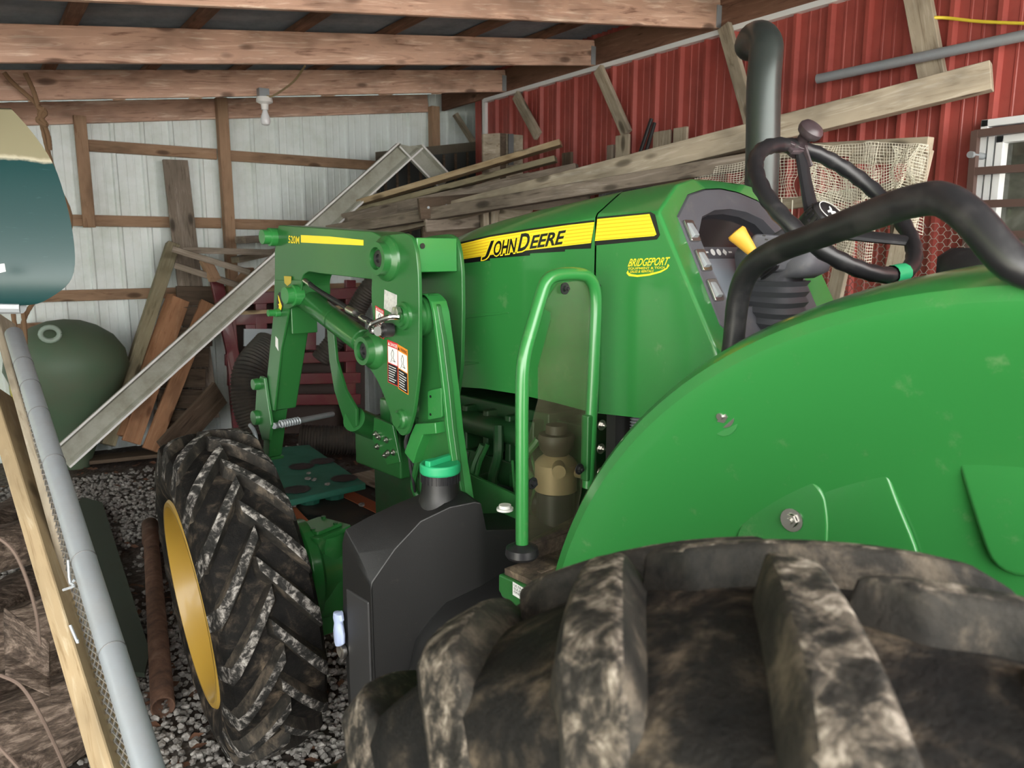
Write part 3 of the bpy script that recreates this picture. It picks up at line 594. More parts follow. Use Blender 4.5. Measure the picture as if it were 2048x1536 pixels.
for k,t in enumerate(('FUEL FILTER','KEEP CLEAN')[:1]): pass
for k in range(3): g.beam((fc_.x-.025,fc_.y-.0525,fc_.z-.16-k*.012),(fc_.x+.02,fc_.y-.0535,fc_.z-.16-k*.012),.001,.004,up=(0,0,1))
P('filter_label',g,white_d,f2)
g=G().lathe((fc_.x,fc_.y,fc_.z-.075),(0,0,1),[(0,.05),(.0,.058),(.075,.058),(.085,.05),(.1,.03)],28); g.cyl(fc_+V((-.02,-.03,0)),fc_+V((-.06,-.07,-.0)),.018); g.cyl(fc_+V((.02,-.03,-.02)),fc_+V((.03,-.075,-.02)),.015); P('filter_bowl',g,brass,f2)
g=G().lathe(fc_+V((0,0,.02)),(0,0,1),[(0,.03),(.02,.045),(.05,.05),(.06,.046),(.062,.03),(.085,.028),(.085,0)],24); P('primer_pump',g,plain('brown plastic pump',(.055,.04,.03),.5),f2)
g=G().box((1.46,1.232,.99),(2*XC-1.46,1.262,1.34)); fw=P('firewall',g,plain('black firewall panel',(.012,.012,.012),.6))
for px,py in ((1201,897),(1201,945),(1203,850)): bolt(T(px,py,y=1.231),(0,-1,0),.007,fw)
sp=T(1271,850,y=1.21); g=G()
for k in range(9): g.lathe(sp+V((0,0,.035-k*.008)),(0,0,-1),[(0,.011),(.003,.015),(.006,.011)],14)
g.cyl(sp+V((0,0,-.04)),sp+V((0,0,-.05)),.022,seg=6); P('coil_spring',g,galv,fw)
# seat
g=G().loft([rr((XC,.14),.42,.44,1.36),rr((XC,.14),.50,.50,1.40),rr((XC,.14),.50,.50,1.46),rr((XC,.14),.44,.44,1.50)]); seat=P('seat',g,blackm,ang=60)
g=G().loft([rr((XC,-.10),.42,.10,1.45),rr((XC,-.13),.48,.14,1.55),rr((XC,-.18),.46,.13,1.8),rr((XC,-.2),.36,.10,1.88)]); P('backrest',g,blackm,seat,ang=60)
ar=T(1925,527,x=1.56)
g=G().loft([rr((ar.x,ar.y-.14),.075,.34,ar.z-.04),rr((ar.x,ar.y-.14),.085,.36,ar.z-.02),rr((ar.x,ar.y-.14),.085,.36,ar.z+.012),rr((ar.x,ar.y-.14),.06,.32,ar.z+.028)]); P('armrest',g,blackm,seat,ang=60)
# =================== LOADER ===================
XA,XB=1.15,1.292     # outer and inner mast plates
def yz(pix,x=XA): return [T(*q,x=x) for q in pix]
mast=[(750,478),(775,470),(812,466),(824,475),(831,500),(836,540),(838,615),(837,745),(827,827),(814,868),(803,873),(790,856),(773,804),(752,755),(728,722),(737,690),(748,650),(742,600),(744,540)]
mp=yz(mast)
def spl(pts,n=3): return rounded(pts,.03,n)
pm=spl(mp)
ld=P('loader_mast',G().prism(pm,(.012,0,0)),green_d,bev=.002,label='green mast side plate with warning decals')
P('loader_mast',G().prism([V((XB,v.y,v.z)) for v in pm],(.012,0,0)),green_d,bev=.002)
yt=T(828,480,x=XA).y
g=G().box((XA+.012,yt+.004,T(828,545,x=XA).z),(XB,yt+.016,T(828,478,x=XA).z+.004)); cp=P('mast_cross_plate',g,green,bev=.003)
hp=T(845,492,y=yt+.002); g=G().lathe(hp,(0,-1,0),[(0,.0075),(.001,.0075),(.001,0)],18); P('bolt_hole',g,blk_d,cp)
def boss(px,py,x,rs,name='pivot_boss',parent=ld,mat=green_d):
    c=T(px,py,x=x); g=G().lathe((x,c.y,c.z),(-1,0,0),rs,28); return P(name,g,mat,parent)
BS=[(0,.062),(.006,.060),(.016,.046),(.020,.045),(.036,.044),(.036,.030),(.022,.029),(.022,0)]
boss(774,517,XA,BS); boss(745,700,XA,[(d,r*.9) for d,r in BS]); boss(808,632,XA,[(0,.038),(.008,.036),(.010,.028),(.018,.027),(.018,.018),(.022,.018),(.022,0)])
boss(804,838,XA,[(0,.028),(.008,.026),(.012,.020),(.02,.02),(.02,0)])
for q in ((774,517),(745,700)):
    c=T(*q,x=XA); P('pivot_pin',G().lathe((XA-.022,c.y,c.z),(-1,0,0),[(0,.024),(.006,.022),(.006,.012),(.002,.011),(.002,0)],20),blackm,ld)
c=T(797,624,x=XA-.024); g=G().lathe(c,(-1,0,0),[(0,.016),(.012,.016),(.014,.010),(.014,0)],6); P('pin_bolt',g,silver,ld)
g=G().tube([T(797,634,x=1.12),T(780,634,x=1.10),T(757,642,x=1.09),T(742,651,x=1.09),T(745,663,x=1.10),T(764,662,x=1.11)],.0075,10,smooth=5); g.cyl(T(755,662,x=1.10),T(768,660,x=1.125),.014); P('pin_handle',g,chrome,ld,label='bent chrome pin handle')
g=G().cyl(T(767,660,x=1.115),T(784,660,x=1.14),.020,.018); P('pin_grip',g,hoseb,ld)
# decals
def decal(px,head,hc,words,nm):
    A,B,Cc=[T(*q,x=XA-.0008) for q in px]   # BL, BR, TL
    a=B-A;b=Cc-A; n=V((-.0004,0,0)); g=G()
    def q(u0,v0,u1,v1,mi,k=1): g.prism([A+a*u0+b*v0+n*k,A+a*u1+b*v0+n*k,A+a*u1+b*v1+n*k,A+a*u0+b*v1+n*k],n,mi)
    q(0,0,1,1,0,0); q(.06,.48,.94,.86,1); q(.06,.02,.94,.46,2)
    for k in range(7): q(.12,.06+k*.056,.12+.72*(.6+.4*R.random()),.075+k*.056,1,2)
    quadtext(g,head,A+a*.30+b*.885+n*2,A+a*.95+b*.885+n*2,A+a*.30+b*.965+n*2,(0,0,0),0,.01,1 if hc is red_d else 2)
    g.prism([A+a*.07+b*.885+n*2,A+a*.24+b*.885+n*2,A+a*.155+b*.965+n*2],n,1 if hc is red_d else 2)
    fig=[(.3,.5),(.45,.62),(.35,.7),(.5,.82),(.6,.75),(.55,.62),(.75,.55),(.5,.56)]
    for i in range(len(fig)-1): p0=A+a*fig[i][0]+b*fig[i][1]+n*2; p1=A+a*fig[i+1][0]+b*fig[i+1][1]+n*2; g.beam(p0,p1,.0004,.0016,up=(0,0,1),mi=2)
    P(nm,g,[hc,white_d,blk_d],ld,smooth=False,recalc=False)
decal(((776,764),(797,774),(775,679)),'DANGER',red_d,1,'danger_decal'); decal(((797,777),(817,790),(795,688)),'WARNING',org_d,1,'warning_decal'); decal(((751,668),(768,679),(751,611)),'DANGER',red_d,1,'danger_decal')
g=G().prism([T(*q,x=XA-.0005) for q in ((768,617),(794,632),(794,590),(769,579))],(-.0005,0,0)); P('serial_plate',g,plain('worn white label',(.55,.55,.52),.5,0,0,.6,(.3,.3,.3),60,.45,.6),ld)
# boom
XO,XI=1.168,1.272
top=[(556,450),(700,460),(745,463),(765,474),(778,490),(785,520),(778,548),(760,562),(745,559),(640,547),(617,543),(606,550),(602,566),(604,590),(596,606),(575,612),(552,605),(549,560),(549,500)]
bp=[T(*q,x=XO) for q in top]
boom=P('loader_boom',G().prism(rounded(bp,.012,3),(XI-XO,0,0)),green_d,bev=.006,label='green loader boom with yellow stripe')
leg=[(549,560),(604,560),(598,606),(578,618),(562,700),(548,822),(532,815),(538,740),(546,640)]
P('boom_side_plate',G().prism([T(*q,x=XO-.004) for q in leg],(.008,0,0)),green_d,boom,bev=.002)
g=G(); a,b=T(577,612,x=XO),T(546,822,x=XO); d=V((0,.10,.02))
g.loft([[a,a+V((.09,0,0)),a+V((.09,.11,0)),a+V((0,.11,0))],[b,b+V((.09,0,0)),b+V((.09,.08,0)),b+V((0,.08,0))]]); bl=P('boom_leg',g,green_d,boom,bev=.005)
a,b=T(542,822,x=XO+.01),T(538,915,x=XO+.01)
g=G().loft([[a,a+V((.065,0,0)),a+V((.065,.06,0)),a+V((0,.06,0))],[b,b+V((.05,0,0)),b+V((.05,.05,0)),b+V((0,.05,0))]]); g.box((b.x-.004,b.y-.006,b.z-.012),(b.x+.056,b.y+.05,b.z)); P('parking_stand',g,green_d,boom,bev=.003)
a=T(556,618,x=XO-.002); g=G().box((XO+.006,T(577,612,x=XO).y-.006,T(577,668,x=XO).z),(XO+.10,T(577,612,x=XO).y+.004,T(577,600,x=XO).z)); P('stiffener_plate',g,green_d,boom,bev=.003)
for px,py,r in ((547,474,.030),(593,590,.034),(559,625,.014)):
    c=T(px,py,x=XO-.004); g=G().lathe((XO+.01,c.y,c.z),(-1,0,0),[(0,r),(.03,r),(.032,r*.8),(.055,r*.8),(.055,0)],24); P('boom_boss',g,green,boom)
g=G(); quadtext(g,'520M',T(577,486,x=XO-.001),T(599,488,x=XO-.001),T(577,471,x=XO-.001),(-.0004,0,0),0,.012,0)
st=[(602,470),(660,473),(727,480),(727,491),(660,488),(602,485)]; g.prism([T(*q,x=XO-.0005) for q in st],(-.0006,0,0))
P('boom_decal',g,yel_d,boom,smooth=False,recalc=False,label='yellow 520M stripe decal')
g=G(); q=lambda a,b,k=0:T(a,b,x=XO-.0046-k)
def el(cx,cy,rx,ry,n=20): return [q(cx+rx*math.cos(t*2*PI/n),cy+ry*math.sin(t*2*PI/n)) for t in range(n)]
g.prism(el(560,605,6.5,21),(-.0004,0,0),1); lp2=[(557,618),(562,620),(564,612),(561,604),(558,594),(556,590),(557,600),(559,607),(556,608),(558,612)]
g.prism([q(a,b,.0006) for a,b in lp2],(-.0003,0,0),0)
sh_=G().prism([q(568,552),q(583,553),q(582,566),q(575,572),q(569,566)],(-.0004,0,0)); P('dealer_badge',sh_,plain('dull gold decal',(.45,.36,.05),.5),boom,smooth=False)
sh_=G().prism([q(551,672),q(556,678),q(557,702),q(551,692)],(-.0004,0,0)); P('warning_sticker',sh_,white_d,boom,smooth=False)
P('boom_emblem',g,[yel_d,blk_d,white_d],boom,smooth=False,recalc=False)
# lift cylinder with hose
a,b=T(596,585,x=1.205),T(735,690,x=1.205); u=(b-a).normalized(); L=(b-a).length
g=G().lathe(a,u,[(0,.030),(.01,.037),(L*.93,.037),(L*.935,.033),(L,.033)],28,caps=True); g.lathe(a+u*(L*.55),u,[(0,.0385),(.006,.0385)],28); g.cyl(a+u*.09+V((0,0,.03)),a+u*.09+V((0,0,.06)),.012); lc_=P('lift_cylinder',g,green_d,boom)
g=G().tube([T(617,566,x=1.17),T(640,583,x=1.16),T(680,607,x=1.15),T(712,628,x=1.145),T(735,640,x=1.14),T(752,650,x=1.15)],.0075,10,smooth=5); P('hydraulic_hose',g,hoseb,lc_)
g=G().cyl(T(610,561,x=1.17),T(623,571,x=1.17),.009); g.cyl(T(696,618,x=1.147),T(711,626,x=1.145),.0105); g.cyl(T(722,634,x=1.143),T(738,643,x=1.141),.009); P('hose_fitting',g,silver,lc_)
# second hydraulic arm and torque tube behind
g=G(); arm=[(652,640),(664,640),(672,720),(690,780),(712,818),(712,852),(702,862),(690,850),(668,780),(658,720)]
g.prism([T(*q,x=1.36) for q in arm],(.012,0,0)); P('hood_guard_plate',g,green_d,bev=.002)
a,b=T(708,838,x=1.37),T(755,858,x=1.50); g=G().cyl(a,b,.045,seg=28); P('torque_tube',g,green_d)
g=G().prism([T(*q,x=1.40) for q in ((748,835),(785,850),(800,925),(775,930),(745,880))],(.012,0,0)); tb=P('frame_bracket',g,green_d,bev=.002)
for q in ((752,868),(758,874),(755,893),(773,880),(776,906),(771,910),(787,905)):
    bolt(T(*q,x=1.398),(-1,0,0),.006,tb)
# mast post down to the frame
g=G(); side=[(838,590),(858,588),(874,612),(886,680),(898,780),(906,860),(925,1000),(840,1000),(836,860),(840,745)]
g.prism([T(*q,x=1.20) for q in side],(.014,0,0)); post=P('mast_post',g,green_d,bev=.002)
fl=[(848,590),(860,591),(870,603),(876,625),(886,700),(897,790),(904,860),(914,930),(926,1005)]
g=G(); pts=[T(*q,x=1.20) for q in fl]; rings=[[p+V((-.012,0,0)),p+V((.038,0,0)),p+V((.038,.012,.004)),p+V((-.012,.012,.004))] for p in pts]; g.loft(rings); P('post_flange',g,green,post,bev=.002)
c=T(845,632,x=1.20); g=G().lathe((1.20,c.y,c.z),(-1,0,0),[(0,.055),(.02,.055),(.022,.048),(.034,.048),(.036,.03)],28); P('pivot_boss',g,green_d,post)
g=G().prism(rounded([T(*q,x=1.185) for q in ((855,782),(882,775),(884,835),(856,840))],.006,3),(.008,0,0)); g2=P('hose_bracket',g,green,post,bev=.0015)
for q in ((861,793),(861,829)): P('bolt_hole',G().lathe(T(*q,x=1.1845),(-1,0,0),[(0,.004),(.0006,.004),(.0006,0)],12),blk_d,g2)
g=G().prism([T(*q,x=1.17) for q in ((830,848),(870,845),(872,868),(846,870),(832,905),(826,928),(808,905),(822,866))],(.045,0,0)); P('bent_bracket',g,green,post,bev=.003)
g=G().prism([T(*q,x=1.33) for q in ((920,940),(1040,995),(1030,1040),(925,1040))],(.012,0,0)); P('frame_gusset',g,green_d,bev=.002)
# front frame, grille and attachment carrier
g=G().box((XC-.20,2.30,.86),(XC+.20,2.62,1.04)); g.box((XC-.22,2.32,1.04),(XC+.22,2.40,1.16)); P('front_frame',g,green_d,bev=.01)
g=G().box((XC-.19,2.335,1.05),(XC+.19,2.42,1.20)); P('front_grille',g,blackm,bev=.01)
g=G(); pl=[(513,770),(520,752),(528,756),(534,800),(542,850),(538,880),(524,880),(516,850),(510,820)]
g.prism([T(*q,x=1.15) for q in pl],(.012,0,0)); g.lathe(T(516,768,x=1.15),(-1,0,0),[(0,.022),(.02,.02),(.02,0)],20); g.lathe(T(514,835,x=1.15),(-1,0,0),[(0,.028),(.015,.026),(.015,0)],20); car=P('tool_carrier_plate',g,green_d,bev=.002)
g=G().cyl(T(548,852,x=1.16),T(665,828,x=1.5),.011); 
for k in range(8): p=T(560+k*5,849-k,x=1.17+k*.012); g.lathe(p,(.8,.2,.1),[(0,.011),(.004,.015),(.008,.011)],12)
g.tube([T(500,850,x=1.14),T(508,862,x=1.14),T(512,880,x=1.14),T(500,888,x=1.14)],.008,8,smooth=4); P('latch_rod',g,galv,car)
# =================== SHED (shed frame) ===================
XR=4.2; YB=7.30
def struct(name,g,mats,**k): return obj(name,g,mats,kind='structure',**k)
def cprof(L,pitch,h,minor=True):
    out=[];n=int(L/pitch)
    for k in range(n+1):
        b=k*pitch; out+=[(b,0),(b+.012,h),(b+.034,h),(b+.046,0)]
        if minor: out+=[(b+.098,0),(b+.102,h*.12),(b+.112,h*.12),(b+.116,0),(b+.162,0),(b+.166,h*.12),(b+.176,h*.12),(b+.180,0)]
    return out
rz=lambda x:3.12-.1255*(XR-x)        # underside of the rafters
# right wall
pr=cprof(9.4,.229,-.03); y0=-2.95
WL=[(1.0,1.855,1.54,2.33)]
g=G(); g.loft([[V((XR+d,y0+s,z)) for s,d in pr] for z in (-.05,5.0)],caps=False,closed=False); struct('wall_right',g,redwall_m,smooth=False)
g=G().box((XR-.03,6.40,-.05),(XR+.02,6.46,5)); struct('trim_1',g,trimw)
# back wall, its top cut along the roof slope
pr=cprof(8.4,.229,-.02); x0=-2.6; g=G()
g.loft([[V((x0+s,YB+d,-.05)) for s,d in pr],[V((x0+s,YB+d,rz(x0+s)+.175)) for s,d in pr]],caps=False,closed=False); struct('wall_back',g,whitewall_m,smooth=False)
# unseen low left wall, added to keep daylight out of the interior
pr=cprof(6.4,.229,-.02); g=G(); g.loft([[V((-2.9+d,.9+s,z)) for s,d in pr] for z in (-.05,2.1)],caps=False,closed=False); struct('wall_left_lightblock',g,whitewall_m,smooth=False)
# roof sheet
pr=[]
for k in range(int(11/.076)): pr+=[(k*.076+.0,0),(k*.076+.019,.008),(k*.076+.038,0),(k*.076+.057,-.008)]
RT=.184+.04
g=G(); g.loft([[V((x,-.9+s*.79,rz(x)+RT+.012+d)) for s,d in pr] for x in (-3,XR+.15)],caps=False,closed=False); struct('ceiling',g,roof_m,smooth=False)
RN=math.sqrt(1+.1255**2)
for k,Y in enumerate((-.06,1.16,2.38,3.60,4.83,6.05)):
    a=V((-3,Y,rz(-3)+.092));b=V((XR-.04,Y,rz(XR)+.092-.005)); o=board('rafter',('rafter nearest the open front','second rafter from the open front','third rafter from the open front','large rafter at the top edge of the picture','second pale fir rafter, below the topmost one','third fir rafter with the bulb hanging below it')[k],'rafter',a,b,.038,.184,raft,bev=.004,kind='structure'); o.name='trim_%d'%(10+k)
    del o['label'],o['category']
    g=G().box((XR-.085,Y-.026,rz(XR)-.005),(XR-.04,Y+.026,rz(XR)+.13)); h=struct('trim_%d'%(20+k),g,galv)
b4=board('trim_16','','',(-2.6,YB-.05,rz(-2.6)+.08),(4.02,YB-.05,rz(4.02)+.08),.038,.17,raft,kind='structure'); del_=[b4.pop(k) for k in ('label','category') if k in b4]
x=-2.5;k=30
while x<4.3:
    if abs(x-4.0)>.05:
        board('trim_%d'%k,None,None,(x,-.9,rz(x)+.184+.02),(x,YB+.2,rz(x)+.184+.02),.07,.038,raftd,kind='structure'); k+=1
    x+=.613 if x>-2.4 or 1 else 0
board('trim_50',None,None,(XR-.025,-.9,3.21),(XR-.025,YB-.1,3.21),.035,.20,raftd,kind='structure')
struct('trim_51',G().box((XR-.05,-.9,3.075),(XR,6.4,3.108)),trimw)
for k,(z,a,b) in enumerate(((2.53,.9,1.9),(2.525,2.0,4.0),(1.935,-2.4,1.9),(1.93,2.0,4.0),(1.33,-2.4,4.0))):
    board('trim_%d'%(60+k),None,None,(a,YB-.045,z),(b,YB-.045,z),.038,.09,stud,kind='structure')
for k,(x,z0,z1) in enumerate(((.85,1.88,2.75),(1.95,0,3.0),(4.06,0,3.14))):
    board('trim_%d'%(70+k),None,None,(x,YB-.11 if k else YB-.09,z0),(x,YB-.11 if k else YB-.09,z1),.09,.09 if k else .04,stud,up=(0,1,0),kind='structure')
g=G().cyl((XR,6.5,0),(XR,6.5,.1),.01)
struct('wall_sunblock',G().box((XR,6.46,-.05),(5.9,6.52,5)).box((5.7,6.5,-.05),(5.8,7.4,5)),plain('shaded white cladding',(.7,.75,.74),.5),smooth=False)  # unseen walls added behind the red wall to seal out sunlight
struct('ceiling_sunblock',G().add([(XR+.1,6.40,rz(XR)+.25),(5.9,6.40,rz(5.9)+.2),(5.9,7.6,rz(5.9)+.2),(XR+.1,7.6,rz(XR)+.25)],[(0,1,2,3)]),roof_m,smooth=False)  # roof piece added to shade the far corner of the back wall
# floor
m,nt,bs,nd,lk=node_mat('gravel ground'); v=coords(nd,lk)
vo=nd.new('ShaderNodeTexVoronoi'); vo.inputs['Scale'].default_value=42; lk.new(v,vo.inputs['Vector'])
r=ramp(nd,[(0,(.05,.04,.033)),(.5,(.10,.09,.08)),(1,(.17,.155,.14))]); lk.new(vo.outputs['Color'],r.inputs[0])
nn=noise(nd,lk,v,1.6,6,.7); r2=ramp(nd,[(.42,(0,)*3),(.58,(1,)*3)]); lk.new(nn,r2.inputs[0])
lk.new(mixc(nd,lk,r2.outputs[0],(.04,.024,.017),r.outputs[0]),bs.inputs['Base Color']); bs.inputs['Roughness'].default_value=.95
bump(nd,lk,vo.outputs['Distance'],bs,.6,.012)
g=G().add([(-3.1,-1.2,0),(14,-1.2,0),(14,16,0),(-3.1,16,0)],[(0,1,2,3)]); struct('floor',g,m)
g=G().add([(-14,-16,0),(14,-16,0),(14,-1.2,0),(-14,-1.2,0),(-3.1,-1.2,0),(-3.1,16,0),(-14,16,0)],[(0,1,2,3),(3,4,5,6)]); struct('floor_bounce',g,plain('pale bounce gravel',(.52,.49,.43),.95,0,0,.4,(.35,.32,.26),3))  # unseen ground, made pale to bounce daylight into the shed
# loose stones
m,nt,bs,nd,lk=node_mat('grey limestone gravel'); v=coords(nd,lk); r=ramp(nd,[(.3,(.11,.10,.088)),(.5,(.22,.21,.195)),(.72,(.40,.385,.36))]); lk.new(noise(nd,lk,v,38,3,.6),r.inputs[0]); lk.new(r.outputs[0],bs.inputs['Base Color']); bs.inputs['Roughness'].default_value=.9; stone=m
ph=(1+5**.5)/2; ICO=[V(p).normalized() for p in ((-1,ph,0),(1,ph,0),(-1,-ph,0),(1,-ph,0),(0,-1,ph),(0,1,ph),(0,-1,-ph),(0,1,-ph),(ph,0,-1),(ph,0,1),(-ph,0,-1),(-ph,0,1))]
ICF=[(0,11,5),(0,5,1),(0,1,7),(0,7,10),(0,10,11),(1,5,9),(5,11,4),(11,10,2),(10,7,6),(7,1,8),(3,9,4),(3,4,2),(3,2,6),(3,6,8),(3,8,9),(4,9,5),(2,4,11),(6,2,10),(8,6,7),(9,8,1)]
g=G(); n=0
while n<21000:
    y=1.25+(R.random()**1.4)*5.2; x=R.uniform(-.1,.75+.25*y)
    if R.random()<.14: x=-.1-abs(R.gauss(0,.45)); y+=R.uniform(-.9,.3)
    q=mnoise.noise(V((x*1.3,y*1.3,3.3)))
    if q<-.12+.18*R.random() and R.random()<(.35 if y<3.3 else .85): n+=.25; continue
    s=R.uniform(.007,.0175); sc=V((s*R.uniform(.8,1.4),s*R.uniform(.7,1.1),s*R.uniform(.5,.9))); M=Matrix.Rotation(R.random()*6.3,3,'Z')@Matrix.Rotation(R.uniform(-.5,.5),3,'X'); c=V((x,y,s*.35+R.random()*.012))
    o=len(g.v); g.v+=[c+M@V((p.x*sc.x*R.uniform(.8,1.2),p.y*sc.y*R.uniform(.8,1.2),p.z*sc.z)) for p in ICO]; g.f+=[tuple(i+o for i in f) for f in ICF]; g.m+=[0]*20; n+=1
obj('gravel',g,stone,smooth=False,recalc=False,kind='stuff',label='loose pale limestone gravel covering the shed floor',cat='gravel')
g=G()
for k in range(1500):
    x=R.uniform(-.6,2.6);y=R.uniform(1.3,6.9)
    if mnoise.noise(V((x*1.3,y*1.3,3.3)))>.1 and R.random()<.8: continue
    a=R.random()*6.3; s=R.uniform(.012,.035); c=V((x,y,.012+R.random()*.012)); u=V((math.cos(a),math.sin(a),R.uniform(-.3,.3)))*s; w=V((-math.sin(a),math.cos(a),R.uniform(-.4,.4)))*s*.55
    g.add([c-u,c+w-u*.2,c+u,c-w+V((0,0,.004))],[(0,1,2,3)])
obj('leaf_litter',g,leafm,smooth=False,recalc=False,kind='stuff',label='dry brown leaves scattered among the gravel',cat='leaves')
# knee braces nailed between ledger and red wall
for k,(p,q,lb) in enumerate(((W(910,228,y=7.05),W(950,290,y=7.0),'smallest knee brace, in the far corner by the white wall'),(W(1032,190,x=4.13),W(1076,272,x=4.13),'short knee brace over the pale stacked panel'),(W(1197,138,x=4.13),W(1254,268,x=4.13),'knee brace between far rafter and red wall'),(W(1449,52,x=4.13),W(1502,243,x=4.13),'long knee brace just left of the exhaust stack'),(W(1832,-25,x=4.13),W(1866,158,x=4.13),'thick diagonal board nailed on the red wall at upper right'))):
    board('knee_brace',lb,'brace',p,q,.038,.09 if k<4 else .13,oldl,up=(0,1,.3),group=None)
# light bulb
p=W(529,203,y=6.0); bl=thing('light_bulb','white bare bulb in a porcelain socket under the third rafter','light bulb',p)
obj('socket',G().lathe(p+V((0,0,.03)),(0,0,-1),[(0,.055),(.02,.06),(.035,.06),(.04,.05),(.05,.028),(.09,.025)],24,caps=True),whitep,bl)
obj('bulb',G().lathe(p+V((0,0,-.05)),(0,0,-1),[(0,.016),(.02,.018),(.06,.032),(.09,.036),(.115,.028),(.127,.0)],24),plain('frosted white glass',(.85,.87,.9),.2),bl)
obj('junction_box',G().box(p+V((-.045,-.03,.03)),p+V((.03,.03,.09))),galv,bl)
obj('power_cable',G().tube([W(610,132,y=5.2),W(585,165,y=5.5),W(545,192,y=5.9),p+V((0,0,.05))],.007,8,smooth=5),plain('tan cable sheath',(.4,.3,.15),.6),label='tan electric cable hanging from the rafter down to the bulb',cat='cable')
# galvanised pipe, long boards, yellow cord on the red wall
obj('steel_pipe',G().tube([W(1635,158,x=4.02),W(2120,56,x=4.10)],.026,16),galv,solid=0,label='grey galvanised pipe slanting across the red wall at upper right',cat='pipe')
obj('power_cable',G().tube([W(1868,35,x=4.12),W(1895,36,x=4.15),W(1960,43,x=4.15),W(2060,47,x=4.15),W(2120,45,x=4.15)],.008,8,smooth=5),ycord,label='yellow power cable strung along the red wall at the top right',cat='cable')
LB=[ # left pixel, y, right pixel, x-plane, width, thick, mat, label
 ((640,488),6.5,(1984,152),3.98,.09,.13,oldl,'longest weathered board, reaching right past the exhaust stack'),
 ((700,412),6.3,(1122,286),4.0,.16,.045,newp,'plank with fresh yellow sawn end on top of the lumber pile'),
 ((705,425),6.25,(1112,318),3.9,.13,.045,cham,'greenish plank just below the fresh yellow ended plank'),
 ((690,438),6.2,(1155,338),3.85,.11,.08,oldw,'grey timber with square end below the greenish plank'),
 ((700,445),6.1,(1062,357),3.7,.09,.09,oldw,'short grey timber ending left of the other pile boards'),
 ((660,462),6.0,(1540,316),3.7,.09,.085,oldw,'dark grey lower timber running behind the hood top'),
 ((700,470),6.2,(1520,290),3.95,.09,.07,brnw,'dark brown timber beneath the longest weathered board'),
 ((560,498),6.7,(870,440),3.9,.12,.06,brnw,'dark plank low at the left end of the lumber pile'),
 ((480,480),6.9,(700,468),3.3,.12,.06,oldw,'grey plank end poking out left of the loader boom'),
 ((470,520),6.9,(720,468),3.4,.10,.05,oldl,'pale plank lying level behind the loader boom')]
for a,y,b,x,w,t,mt,lb in LB: board('lumber_board',lb,'board',W(*a,y=y),W(*b,x=x),w,t,mt,group='lumber pile')
# stack of crate and sheets carrying the pile
cr=thing('wooden_crate','weathered wooden crate with nail heads under the lumber pile','crate',V((3.55,5.5,0)))
def cb(p,q,w,t,m,up=(0,0,1),nm='plank',par=None): return board(nm,None,None,p,q,w,t,m,up=up,parent=par or cr)
yy=5.0
cb(W(838,418,y=yy),W(968,406,y=yy),.03,.15,brnw); cb(W(850,450,y=yy+.03),W(975,440,y=yy+.03),.03,.1,oldw)
cb(W(968,388,y=yy-.03),W(972,560,y=yy-.03),.05,.05,oldl,nm='post'); cb(W(985,388,y=yy-.03),W(990,560,y=yy-.03),.06,.04,oldl,nm='post')
cb(W(975,402,y=yy-.02),W(1180,405,y=yy-.6),.03,.12,oldw,nm='rail'); cb(W(1000,425,y=yy),W(1060,440,y=yy-.2),.03,.2,oldl,nm='panel_board')
cb(W(845,470,y=yy+.05),W(985,465,y=yy+.05),.03,.12,brnw); cb(W(850,500,y=yy+.05),W(985,495,y=yy+.05),.03,.14,brnw)
cb(W(850,530,y=yy+.05),W(985,525,y=yy+.05),.03,.16,brnw); cb(W(850,520,y=yy+.1),V((W(850,520,y=yy+.1).x,yy+.1,0)),.06,.06,oldw,nm='post'); cb(V((W(985,520,y=yy).x,yy,1.7)),V((W(985,520,y=yy).x,yy,0)),.06,.06,oldw,nm='post')
for q in ((857,415),(893,411),(938,402)): obj('nail_head',G().cyl(W(*q,y=yy-.016),W(*q,y=yy-.024),.01,seg=8),galv,cr)
cr2=thing('stacked_panel','pale whitewashed wooden panel with dark hinge standing in the back corner','panel',V((3.95,5.9,0)))
P0=[W(966,268,y=5.95),W(1000,266,y=5.9),W(1012,267,y=5.88),W(1060,272,y=5.75),W(1112,286,y=5.6)]
for k in range(4):
    a,b=P0[k],P0[k+1]; g=G().prism([a,b,V((b.x,b.y,1.3)),V((a.x,a.y,1.3))],(.0,.02,0)); obj('panel_board',g,oldl if k!=1 else brnw,cr2)
g=G().prism([W(1016,268,y=5.82),W(1026,268,y=5.80),W(1026,330,y=5.80),W(1016,330,y=5.82)],(0,-.01,0)); obj('strap_hinge',g,blk_d,cr2)
obj('leg',G().box((3.9,5.7,0),(3.95,5.9,1.35)),oldw,cr2)
tr2=thing('dark_sheet_stack','dark corrugated sheets stacked behind the galvanised trim','sheets',V((3.6,6.7,0)))
for k,(a,b,z) in enumerate((((752,304),(965,282),2.0),((760,320),(965,300),2.0))):
    A=W(*a,y=6.85-k*.06);B=W(*b,y=6.75-k*.06); g=G(); g.prism([A,B,V((B.x,B.y,0)),V((A.x,A.y,0))],(0,.015,0)); obj('sheet',g,plain('dark sheet %d'%k,((.10,.085,.06),(.035,.04,.038))[k],.6,0,0,.4,(.2,.18,.14),4),tr2)
for k in range(9):
    a=lerp((770,322),(958,302),k/8); A=W(*a,y=6.66-k*.008); obj('sheet_rib',G().box(A+V((-.01,-.008,-.9)),A+V((.01,.008,0))),galvd if 0 else brnw,tr2)
